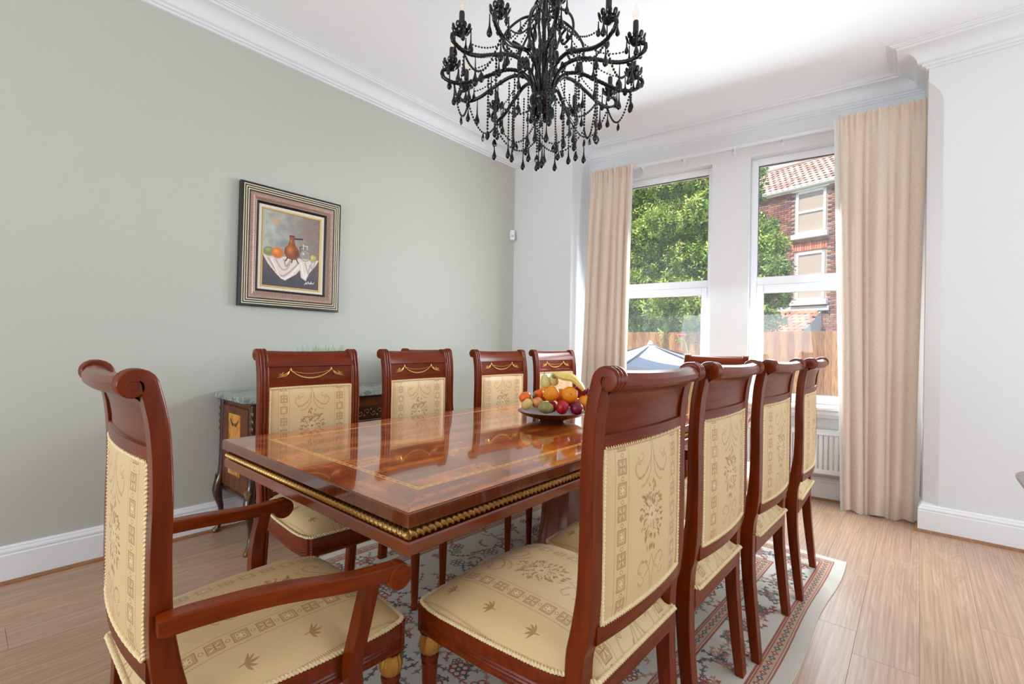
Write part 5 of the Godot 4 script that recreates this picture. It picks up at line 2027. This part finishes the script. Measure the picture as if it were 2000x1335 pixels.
	for i in 6:
		var f := (i - 2.5) / 2.5
		var p := curve([CAM_R * -0.045 + Vector3(0, 0.022 + 0.004 * i, 0) - CAM_F * (0.01 * f), CAM_R * (-0.012) + Vector3(0, 0.034 - 0.006 * absf(f), 0) - CAM_F * 0.028 * f, CAM_R * 0.045 + Vector3(0, 0.022 - 0.006 * absf(f), 0) - CAM_F * 0.038 * f, CAM_R * 0.098 + Vector3(0, -0.018 - 0.004 * i, 0) - CAM_F * 0.034 * f], 6)
		var rad := PackedFloat32Array()
		for k in p.size():
			var q := k / float(p.size() - 1)
			rad.append(0.004 + 0.0155 * pow(sin(PI * clampf(q * 0.86 + 0.09, 0, 1)), 0.55))
		var b := part(bt, "banana", MB.new().tube(p, rad, 7).commit(40), ban)
		part(b, "tip", MB.new().ball(p[p.size() - 1], Vector3(0.004, 0.004, 0.004), 5, 6).commit(60), tip)
	part(bt, "crown", MB.new().ball(CAM_R * -0.05 + Vector3(0, 0.026, 0), Vector3(0.014, 0.012, 0.014), 6, 8).commit(60), mat(c8(150, 140, 70), 0.7))
	# two pale pears standing behind
	var pear := skin(c8(214, 206, 132), c8(226, 214, 150), 17, 0.45)
	var i := 0
	for q in [[1066, 748, -0.045, "pale green pear standing at the back of the bowl, leaf below it"], [1083, 743, -0.05, "taller pale green pear standing at the back of the bowl beside the bananas"]]:
		var pt := thing("pear", q[3], "fruit", bowl_at(q[0], q[1], q[2]), 0.0, "fruit in the bowl")
		pt.rotation = Vector3(0.1, 0, 0.15 - 0.25 * i)
		part(pt, "flesh", MB.new().lathe([[0.0, -0.040], [0.012, -0.041], [0.024, -0.034], [0.029, -0.020], [0.026, -0.002], [0.018, 0.014], [0.013, 0.026], [0.009, 0.032], [0.0, 0.033]], 18).commit(60), pear)
		part(pt, "stalk", MB.new().tube(pts([Vector3(0, 0.031, 0), Vector3(0.004, 0.046, 0)]), PackedFloat32Array([0.0016]), 5).commit(), stalk)
		i += 1
	var lf := MB.new()
	lf.ball(Vector3.ZERO, Vector3(0.020, 0.0022, 0.011), 6, 12)
	solo("fruit_leaf", lf.commit(60), green, "loose green leaf among the fruit beside the tangerine", "leaf", Transform3D(Basis.from_euler(Vector3(0.9, 0.4, 0.9)), bowl_at(1043, 776, 0.0)))
	# what carries the heap
	fruit.call("orange", "orange at the back of the heap under the pears", 0.039, 0.97, 0.05, peel, bowl_at(1066, 778, -0.105), Vector3(0.2, 0, 0.9), false)
	fruit.call("orange", "orange in the middle of the heap under the bananas", 0.039, 0.97, 0.05, peel, bowl_at(1098, 779, -0.05), Vector3(0.7, 0, 0.3), false)
	fruit.call("apple", "red apple at the back of the heap beside the grapes", 0.035, 0.92, 0.2, red, bowl_at(1124, 792, -0.105), Vector3(0.3, 0, 0.2), true)
	fruit.call("apple", "pale yellow apple at the back rim behind the tangerines", 0.033, 0.92, 0.2, pale, bowl_at(1030, 790, -0.080), Vector3(0.3, 0, 0.2), true)
	fruit.call("apple", "red apple deep in the heap behind the kiwi", 0.034, 0.92, 0.2, red, bowl_at(1076, 799, 0.005), Vector3(0.3, 0, 0.2), true)
	var gr := thing("grape_bunch", "few dark grapes showing over the rim orange", "grapes", bowl_at(1146, 771, 0.0))
	for k in 5:
		part(gr, "grape", MB.new().ball(Vector3.ZERO, Vector3(0.011, 0.013, 0.011), 8, 10).commit(60), wine, Transform3D(Basis.IDENTITY, CAM_R * (0.018 * (k % 3) - 0.012) + Vector3(0, 0.014 * (k / 3), 0) - CAM_F * 0.012 * (k % 2)))
	part(gr, "stalk", MB.new().tube(pts([Vector3(0, 0.0, 0), CAM_R * 0.01 + Vector3(0, 0.03, 0)]), PackedFloat32Array([0.0018]), 5).commit(), stalk)

# ---------------------------------------------------------------- small things
func build_small_things() -> void:
	# motion sensor high in the corner
	var s := thing("motion_sensor", "small white alarm motion sensor on the wall corner", "sensor", Vector3(-3.205, 2.265, -3.715))
	s.rotation_degrees.y = 45.0
	part(s, "housing", MB.new().lathe([[0.018, -0.052], [0.026, -0.046], [0.029, -0.02], [0.029, 0.02], [0.026, 0.046], [0.018, 0.052]], 20, Transform3D(Basis.from_scale(Vector3(1.0, 1.0, 0.8)), Vector3(0, 0, 0.022))).commit(40), M.white_gloss)
	part(s, "lens", MB.new().box(Vector3(0, -0.012, 0.0455), Vector3(0.028, 0.026, 0.004), 0.002).commit(30), mat(c8(206, 206, 204), 0.4))
	part(s, "mount", MB.new().box(Vector3(0, 0, 0.004), Vector3(0.03, 0.05, 0.012), 0.002).commit(20), M.white_gloss)
	# edge of a side table by the white wall
	var dark := wood_plain(c8(82, 44, 38), 0.22)
	var t := thing("side_table", "dark wooden side table with shaped top by the white wall", "side table", Vector3(0.62, 0, -2.12))
	var poly := []
	for i in 64:
		var a := TAU * i / 64
		var c := Vector2(cos(a), sin(a))
		var sq := 1.0 / pow(pow(absf(c.x), 14.0) + pow(absf(c.y), 14.0), 1.0 / 14.0)
		poly.append([c.x * 0.37 * sq, c.y * 0.25 * sq])
	var top := PackedVector2Array()
	for q in poly:
		top.append(Vector2(q[0], -q[1]))
	part(t, "table_top", MB.new().extrude(top, 0.727, 0.750, Transform3D(Basis(Vector3(1, 0, 0), Vector3(0, 0, -1), Vector3(0, 1, 0)), Vector3.ZERO), 0.006).commit(30), dark)
	part(t, "apron", MB.new().box(Vector3(0, 0.68, 0), Vector3(0.58, 0.09, 0.36), 0.005).commit(20), dark)
	for c in [[-0.285, -0.175], [0.285, -0.175], [0.285, 0.175], [-0.285, 0.175]]:
		var p := curve([Vector3(c[0], 0.72, c[1]), Vector3(c[0] * 1.07, 0.60, c[1] * 1.07), Vector3(c[0] * 1.0, 0.35, c[1] * 1.0), Vector3(c[0] * 0.98, 0.10, c[1] * 0.98), Vector3(c[0] * 1.06, 0.012, c[1] * 1.06)], 5)
		var rad := PackedFloat32Array()
		for i in p.size():
			rad.append(lerpf(0.024, 0.012, pow(i / float(p.size() - 1), 0.8)))
		part(t, "leg", MB.new().tube(p, rad, 10).commit(60), dark)

# ---------------------------------------------------------------- outside
func build_garden() -> void:
	var GY := -0.35
	struct("ground", MB.new().box(Vector3(-2.5, GY - 0.1, -22.0), Vector3(44, 0.2, 35)).commit(0), mat(c8(128, 132, 100), 0.95), "garden ground beyond the windows", "ground")
	# feather-edge board fence, a little skew to the house
	var A := Vector3(-9.5, 0, -10.15)
	var B := Vector3(4.5, 0, -8.75)
	var u := (B - A).normalized()
	var fb := Basis(u, Vector3.UP, u.cross(Vector3.UP))
	var fence := thing("board_fence", "tall brown timber board fence along the end of the garden", "fence", A)
	fence.basis = fb
	var wi := noise_img(256, 256, 0.02, 4, 91)
	var wt := tex(ramp_img(wi, [[0.0, Color(0.66, 0.58, 0.52)], [0.45, Color(0.9, 0.86, 0.82)], [1.0, Color(1, 1, 1)]]))
	var fm := []
	for i in 5:
		var c := c8(168, 118, 78).lerp(c8(212, 166, 120), i / 4.0)
		var m := tri_tex(mat(c, 0.85), wt, Vector3(9.0, 0.8, 9.0))
		m.uv1_offset = Vector3(0.2 * i, 0.37 * i, 0)
		fm.append(m)
	var board := MB.new().extrude(PackedVector2Array([Vector2(0, 0), Vector2(0.104, -0.006), Vector2(0.104, 0.002), Vector2(0, 0.020)]), 0.0, 1.80, Transform3D(Basis(Vector3(1, 0, 0), Vector3(0, 0, 1), Vector3(0, 1, 0)), Vector3.ZERO)).commit(0)
	var n := int(A.distance_to(B) / 0.110)
	var lo := 26
	for i in range(lo, n - 20):
		part(fence, "board", board, fm[(i * 7 + i / 3) % 5], Transform3D(Basis.IDENTITY, Vector3(i * 0.110, GY + 0.006 * sin(i * 2.3), 0)))
	for y in [0.25, 0.9, 1.55]:
		part(fence, "back_rail", MB.new().box(Vector3(6.5, GY + y, -0.03), Vector3(12.0, 0.08, 0.04)).commit(0), fm[0])
	for k in 6:
		part(fence, "post", MB.new().box(Vector3(2.0 + k * 1.9, GY + 0.9, -0.07), Vector3(0.1, 1.8, 0.08)).commit(0), fm[1])

	build_tree(GY)
	build_house(GY)

	# parasol, folded open
	var ps := thing("garden_parasol", "grey and white garden parasol open in front of the fence", "parasol", Vector3(-2.98, GY, -6.6))
	var pale := mat(c8(186, 188, 194), 0.8)
	pale.backlight_enabled = true
	pale.backlight = Color(0.3, 0.3, 0.32)
	var ay := 1.185 - GY
	var ry := 0.905 - GY
	var R := 1.02
	for k in 6:
		var a0 := TAU * k / 6 + 0.42
		var a1 := TAU * (k + 1) / 6 + 0.42
		var b := MB.new()
		var rows := []
		for i in 7:
			var f := i / 6.0
			var row := PackedVector3Array()
			for j in 7:
				var g := j / 6.0
				var a: Vector3 = Vector3(cos(a0), 0, sin(a0)).lerp(Vector3(cos(a1), 0, sin(a1)), g) * R * f
				row.append(a + Vector3(0, lerpf(ay, ry, f) - 0.05 * f * sin(PI * g) - 0.03 * sin(PI * f), 0))
			rows.append(row)
		b.grid(rows)
		# valance
		var r0: PackedVector3Array = rows[6]
		var r1 := PackedVector3Array()
		for p in r0:
			r1.append(p + Vector3(p.x * 0.01, -0.11, p.z * 0.01))
		b.grid([r0, r1])
		var cn := part(ps, "canopy_panel", b.commit(40), pale)
		part(ps, "rib", MB.new().tube(pts([Vector3(0, ay - 0.02, 0), Vector3(cos(a0) * R, ry - 0.01, sin(a0) * R)]), PackedFloat32Array([0.012]), 6).commit(), mat(c8(70, 76, 90), 0.5))
	part(ps, "pole", MB.new().tube(pts([Vector3(0, 0.05, 0), Vector3(0, ay + 0.03, 0)]), PackedFloat32Array([0.022]), 10).commit(), mat(c8(80, 82, 90), 0.4))
	part(ps, "cap", MB.new().lathe([[0.05, ay - 0.01], [0.03, ay + 0.03], [0.012, ay + 0.05]], 12).commit(50), pale)
	part(ps, "base", MB.new().lathe([[0.25, 0.0], [0.25, 0.04], [0.06, 0.07], [0.05, 0.12]], 20).commit(40), mat(c8(90, 90, 92), 0.8))
	# one rose in front of the fence
	var rs := thing("rose_stem", "single pink rose on a leafy stem in front of the fence", "flower", Vector3(-3.35, GY, -8.75))
	part(rs, "stem", MB.new().tube(curve([Vector3(0.3, 0, 0), Vector3(0.22, 0.8, 0), Vector3(0.1, 1.5, 0), Vector3(0, 1.70, 0.02)], 5), PackedFloat32Array([0.008]), 6).commit(), M.leafs[0])
	var pet := mat(c8(240, 130, 158), 0.7)
	for k in 9:
		var a := TAU * k / 9
		var rr := 0.03 if k < 5 else 0.055
		part(rs, "petal", MB.new().ball(Vector3.ZERO, Vector3(0.04, 0.012, 0.034), 5, 8, Transform3D(Basis.from_euler(Vector3(0, -a, 0.7)), Vector3(cos(a) * rr, 1.71, sin(a) * rr + 0.02))).commit(60), pet)

func build_tree(GY: float) -> void:
	M.leafs = []
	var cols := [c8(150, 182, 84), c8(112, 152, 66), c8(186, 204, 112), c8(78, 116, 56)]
	for c in cols:
		var m := mat(c, 0.55)
		m.backlight_enabled = true
		m.backlight = Color(0.35, 0.42, 0.12)
		m.vertex_color_use_as_albedo = true
		M.leafs.append(m)
	# one leafy sprig: five folded leaves
	var sp := MB.new()
	for i in 6:
		var a := TAU * i / 6 * 1.9
		var d := Vector3(cos(a), 0.25 + 0.1 * (i % 3), sin(a)).normalized()
		var s := d.cross(Vector3.UP).normalized()
		var o := Vector3(0, 0.022 * i, 0)
		var l := 0.085
		var nn := s.cross(d).normalized()
		var m0 := o + d * l * 0.5 + nn * -0.008
		sp.tri(o, m0 + s * 0.019, o + d * l)
		sp.tri(o, m0, m0 + s * 0.019)
		sp.tri(o, o + d * l, m0 - s * 0.019)
	var sprig := sp.commit(0)
	var g := RandomNumberGenerator.new()
	g.seed = 99
	var t := thing("garden_tree", "dense sunlit green tree rising behind the board fence", "tree", Vector3(-4.0, GY, -11.2))
	var bark := mat(c8(92, 74, 58), 0.9)
	part(t, "trunk", MB.new().tube(curve([Vector3(0, 0, 0), Vector3(0.05, 1.2, 0), Vector3(-0.1, 2.4, 0.1), Vector3(0.1, 4.0, 0)], 5), PackedFloat32Array([0.16, 0.15, 0.15, 0.14, 0.14, 0.13, 0.13, 0.12, 0.11, 0.10, 0.09, 0.08, 0.07, 0.06, 0.05, 0.04]), 8).commit(), bark)
	for b in [[1.5, 2.6, 0.4, 1.2], [-1.2, 3.2, 0.3, 1.6], [0.7, 4.2, 0.5, 2.2], [1.9, 3.4, 0.5, 1.9], [-0.6, 4.6, 0.2, 2.6]]:
		part(t, "branch", MB.new().tube(curve([Vector3(0, b[3], 0), Vector3(b[0] * 0.5, (b[1] + b[3]) / 2 + 0.1, b[2] * 0.6), Vector3(b[0], b[1], b[2])], 5), PackedFloat32Array([0.06, 0.055, 0.05, 0.045, 0.04, 0.038, 0.035, 0.03, 0.025, 0.02, 0.015]), 6).commit(), bark)
	# crown: clumps of sprigs, thicker towards the skin of each clump
	var clumps := [[-0.2, 2.3, 0.4, 1.25], [0.5, 3.9, 0.3, 1.25], [-0.9, 3.8, 0.2, 1.2], [0.0, 4.9, 0.0, 1.2], [1.2, 2.6, 0.6, 0.85], [0.9, 3.2, 0.7, 0.9], [-1.4, 2.6, 0.3, 1.1], [1.95, 2.95, 0.6, 0.62], [1.65, 3.5, 0.3, 0.6], [0.4, 2.0, 0.9, 0.8], [-1.0, 4.9, 0.1, 1.0], [1.5, 2.1, 0.7, 0.55], [-2.4, 3.4, 0.2, 1.3], [-2.3, 4.8, 0.0, 1.1], [0.95, 4.7, 0.1, 0.9]]
	for k in 4:
		var xf: Array[Transform3D] = []
		var cc: Array[Color] = []
		for c in clumps:
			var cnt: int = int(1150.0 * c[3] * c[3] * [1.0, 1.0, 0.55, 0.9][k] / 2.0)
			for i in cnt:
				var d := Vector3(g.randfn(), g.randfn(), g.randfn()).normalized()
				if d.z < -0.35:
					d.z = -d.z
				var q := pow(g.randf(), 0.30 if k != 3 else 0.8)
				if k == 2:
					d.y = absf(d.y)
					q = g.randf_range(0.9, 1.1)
				var p: Vector3 = Vector3(c[0], c[1], c[2]) + d * c[3] * q * (1.0 + 0.16 * sin(d.x * 7.0 + c[0]) + 0.12 * sin(d.y * 9.0))
				var edge := 1.42 if p.y > 4.02 else 2.02 - 0.25 * maxf(0.0, p.y - 3.2)
				if p.y < 1.45 + 0.12 * sin(p.x * 5.0) or p.x > edge + 0.08 * sin(p.y * 11.0):
					continue
				var bs := Basis.from_euler(Vector3(g.randf_range(-1.1, 1.1), g.randf() * TAU, g.randf_range(-1.1, 1.1))) * g.randf_range(0.75, 1.3)
				xf.append(Transform3D(bs, p))
				var br := g.randf_range(0.8, 1.15)
				cc.append(Color(br * g.randf_range(0.92, 1.1), br, br * g.randf_range(0.8, 1.05)))
		var mm := MultiMesh.new()
		mm.transform_format = MultiMesh.TRANSFORM_3D
		mm.use_colors = true
		mm.mesh = sprig
		mm.instance_count = xf.size()
		for i in xf.size():
			mm.set_instance_transform(i, xf[i])
			mm.set_instance_color(i, cc[i])
		var mi := MultiMeshInstance3D.new()
		mi.name = "foliage"
		mi.multimesh = mm
		mi.material_override = M.leafs[k]
		mi.set_meta("kind", "stuff")
		t.add_child(mi, true)

func build_house(GY: float) -> void:
	var at := Vector3(-4.497, 0, -18.956)
	var ux := Vector3(0.97058, 0, 0.24077)
	var hs := thing("brick_house", "two-storey brown brick house with tiled roof beyond the fence", "house", at)
	hs.basis = Basis(ux, Vector3.UP, ux.cross(Vector3.UP))
	var mortar := mat(c8(186, 172, 162), 0.95)
	var brick_m := []
	for c in [c8(152, 112, 102), c8(130, 96, 94), c8(168, 124, 110), c8(120, 92, 96), c8(160, 106, 94)]:
		brick_m.append(mat(c, 0.9))
	var white := mat(c8(240, 240, 240), 0.5)
	var s0 := -0.35
	var s1 := 3.15
	var w1 := [1.27, 5.03, 2.20, 6.50]
	var w2_ := [1.29, 2.78, 2.18, 4.42]
	# wall core, left of the visible strip and behind the bricks
	var core := MB.new()
	core.box(Vector3(-3.0, 3.0, -0.20), Vector3(13.0, 7.2, 0.30))
	part(hs, "wall", core.commit(0), mortar)
	var bm := MB.new().box(Vector3.ZERO, Vector3(0.215, 0.065, 0.03), 0.004).commit(0)
	var half := MB.new().box(Vector3.ZERO, Vector3(0.1025, 0.065, 0.03), 0.004).commit(0)
	var rest: Array[Transform3D] = []
	var rest_c: Array[Color] = []
	var made := 0
	var g := RandomNumberGenerator.new()
	g.seed = 5
	var row := 0
	var y := 1.35
	while y < 6.55:
		var s := s0 + (0.1125 if row % 2 == 1 else 0.0)
		while s < s1:
			var c := Vector3(s + 0.1125, y + 0.0375, -0.035)
			var inside := false
			for w in [w1, w2_]:
				if c.x > w[0] - 0.10 and c.x < w[2] + 0.10 and c.y > w[1] - 0.20 and c.y < w[3] + (0.32 if w == w2_ else 0.1):
					inside = true
			if not inside:
				# the ones round the windows show largest
				var near := absf(c.x - 1.75) < 0.95 and c.y > 2.55
				if near and made < 290:
					part(hs, "brick", bm, brick_m[g.randi() % 5], Transform3D(Basis.IDENTITY, c + Vector3(0, 0, g.randf_range(-0.004, 0.004))))
					made += 1
				else:
					rest.append(Transform3D(Basis.IDENTITY, c + Vector3(0, 0, g.randf_range(-0.004, 0.004))))
					rest_c.append(brick_m[g.randi() % 5].albedo_color.srgb_to_linear())
			s += 0.225
		y += 0.075
		row += 1
	multi(hs, "brickwork", bm, rest, rest_c, 0.9)
	# soldier arch over the lower window
	for i in 14:
		part(hs, "arch_brick", MB.new().box(Vector3(1.20 + i * 0.078, 4.60, -0.03), Vector3(0.068, 0.24, 0.035), 0.004).commit(0), mat(c8(206, 124, 104).lerp(c8(226, 156, 132), (i % 4) / 3.0), 0.9))
	# windows
	var pane := mat(c8(222, 236, 252), 0.12)  # reflected sky painted into the upper window's pane colour
	var dim := mat(c8(160, 164, 148), 0.12)
	for w in [w1, w2_]:
		var wn := MB.new()
		var f := 0.085
		var zc := -0.06
		var cx: float = (w[0] + w[2]) / 2
		var cy: float = (w[1] + w[3]) / 2
		wn.box(Vector3(w[0] + f / 2, cy, zc), Vector3(f, w[3] - w[1], 0.09), 0.006)
		wn.box(Vector3(w[2] - f / 2, cy, zc), Vector3(f, w[3] - w[1], 0.09), 0.006)
		wn.box(Vector3(cx, w[3] - f / 2, zc), Vector3(w[2] - w[0], f, 0.09), 0.006)
		wn.box(Vector3(cx, w[1] + f / 2, zc), Vector3(w[2] - w[0], f, 0.09), 0.006)
		wn.box(Vector3(cx, cy + 0.02, zc), Vector3(w[2] - w[0], 0.07, 0.08), 0.006)
		var fr := part(hs, "window", wn.commit(20), white)
		part(fr, "pane", MB.new().box(Vector3(cx, (cy + w[3]) / 2, zc - 0.02), Vector3(w[2] - w[0] - 0.1, (w[3] - cy) - 0.08, 0.01)).commit(0), pane if w == w1 else dim)
		part(fr, "pane", MB.new().box(Vector3(cx, (cy + w[1]) / 2, zc - 0.02), Vector3(w[2] - w[0] - 0.1, (cy - w[1]) - 0.06, 0.01)).commit(0), pane if w == w1 else dim)
		part(hs, "window_sill", MB.new().box(Vector3(cx, w[1] - 0.08, 0.03), Vector3(1.12, 0.16, 0.2), 0.01).commit(20), white)
	part(hs, "window_head", MB.new().box(Vector3(1.73, 6.545, 0.0), Vector3(1.15, 0.09, 0.08), 0.01).commit(20), white)
	# gutter
	part(hs, "gutter", MB.new().tube(pts([Vector3(-8, 6.64, 0.08), Vector3(3.4, 6.64, 0.08)]), PackedFloat32Array([0.075]), 10).box(Vector3(-2.3, 6.60, -0.0), Vector3(11.4, 0.14, 0.04)).commit(40), white)
	# roof slope with real tiles
	var pitch := atan2(1.34, 1.6)
	var rb := Basis(Vector3.RIGHT, -PI / 2 + pitch)      # local y runs up the slope
	rb = Basis(Vector3(1, 0, 0), Vector3(0, sin(pitch), -cos(pitch)), Vector3(0, cos(pitch), sin(pitch)))
	part(hs, "roof_slope", MB.new().box(Vector3(-2.0, 1.05, -0.06), Vector3(12.0, 2.15, 0.08), 0.0, Transform3D(rb, Vector3(0, 6.66, 0.1))).commit(0), mat(c8(150, 130, 120), 0.9))
	var tile := MB.new()
	var tr := []
	for k in [0.0, 1.0]:
		var rr := PackedVector3Array()
		for i in 7:
			var f := i / 6.0
			rr.append(Vector3((f - 0.5) * 0.2, (k - 0.5) * 0.30, 0.022 * sin(f * PI) + 0.02 * (1.0 - k)))
		tr.append(rr)
	tile.grid(tr)
	var tm := tile.commit(60)
	var tx: Array[Transform3D] = []
	var tc: Array[Color] = []
	for j in 10:
		for i in 26:
			var p := Transform3D(rb, Vector3(0, 6.66, 0.1)) * Vector3(-0.9 + i * 0.2 + (0.1 if j % 2 == 1 else 0.0), 0.1 + j * 0.215, 0.0)
			tx.append(Transform3D(rb, p))
			tc.append(c8(196, 172, 160).lerp(c8(150, 128, 120), g.randf()).srgb_to_linear())
	multi(hs, "roof_tiles", tm, tx, tc, 0.85)
	part(hs, "ridge", MB.new().tube(pts([Vector3(-7.9, 8.02, -1.52), Vector3(3.9, 8.02, -1.52)]), PackedFloat32Array([0.09]), 8).commit(), mat(c8(176, 160, 150), 0.9))
	# lean-to with a small tiled roof
	var le := part(hs, "lean_to", MB.new().extrude(PackedVector2Array([Vector2(0, GY), Vector2(1.7, GY), Vector2(1.7, 1.42), Vector2(0.0, 2.42)]), -0.6, 2.12, Transform3D(Basis(Vector3(0, 0, 1), Vector3(0, 1, 0), Vector3(1, 0, 0)), Vector3.ZERO)).commit(0), mat(c8(160, 164, 172), 0.8))
	part(le, "flashing", MB.new().box(Vector3(0.9, 2.50, 0.03), Vector3(2.9, 0.16, 0.06), 0.01).commit(20), mat(c8(200, 204, 208), 0.6))
	var lp := atan2(1.0, 1.7)
	var lb := Basis(Vector3(1, 0, 0), Vector3(0, sin(lp), -cos(lp)), Vector3(0, cos(lp), sin(lp)))
	var lm := []
	for c in [c8(184, 116, 96), c8(200, 136, 112), c8(168, 104, 88)]:
		lm.append(mat(c, 0.85))
	for j in 9:
		for i in 13:
			var p := Transform3D(lb, Vector3(0, 1.44, 1.72)) * Vector3(-0.45 + i * 0.2 + (0.1 if j % 2 == 1 else 0.0), 0.1 + j * 0.215, 0.01)
			part(le, "roof_tile", tm, lm[g.randi() % 3], Transform3D(lb, p))

func multi(parent: Node, called: String, mesh: Mesh, xf: Array[Transform3D], cc: Array[Color], rough: float) -> void:
	var mm := MultiMesh.new()
	mm.transform_format = MultiMesh.TRANSFORM_3D
	mm.use_colors = true
	mm.mesh = mesh
	mm.instance_count = xf.size()
	for i in xf.size():
		mm.set_instance_transform(i, xf[i])
		mm.set_instance_color(i, cc[i])
	var mi := MultiMeshInstance3D.new()
	mi.name = called
	mi.multimesh = mm
	var m := mat(Color.WHITE, rough)
	m.vertex_color_use_as_albedo = true
	mi.material_override = m
	mi.set_meta("kind", "stuff")
	parent.add_child(mi, true)
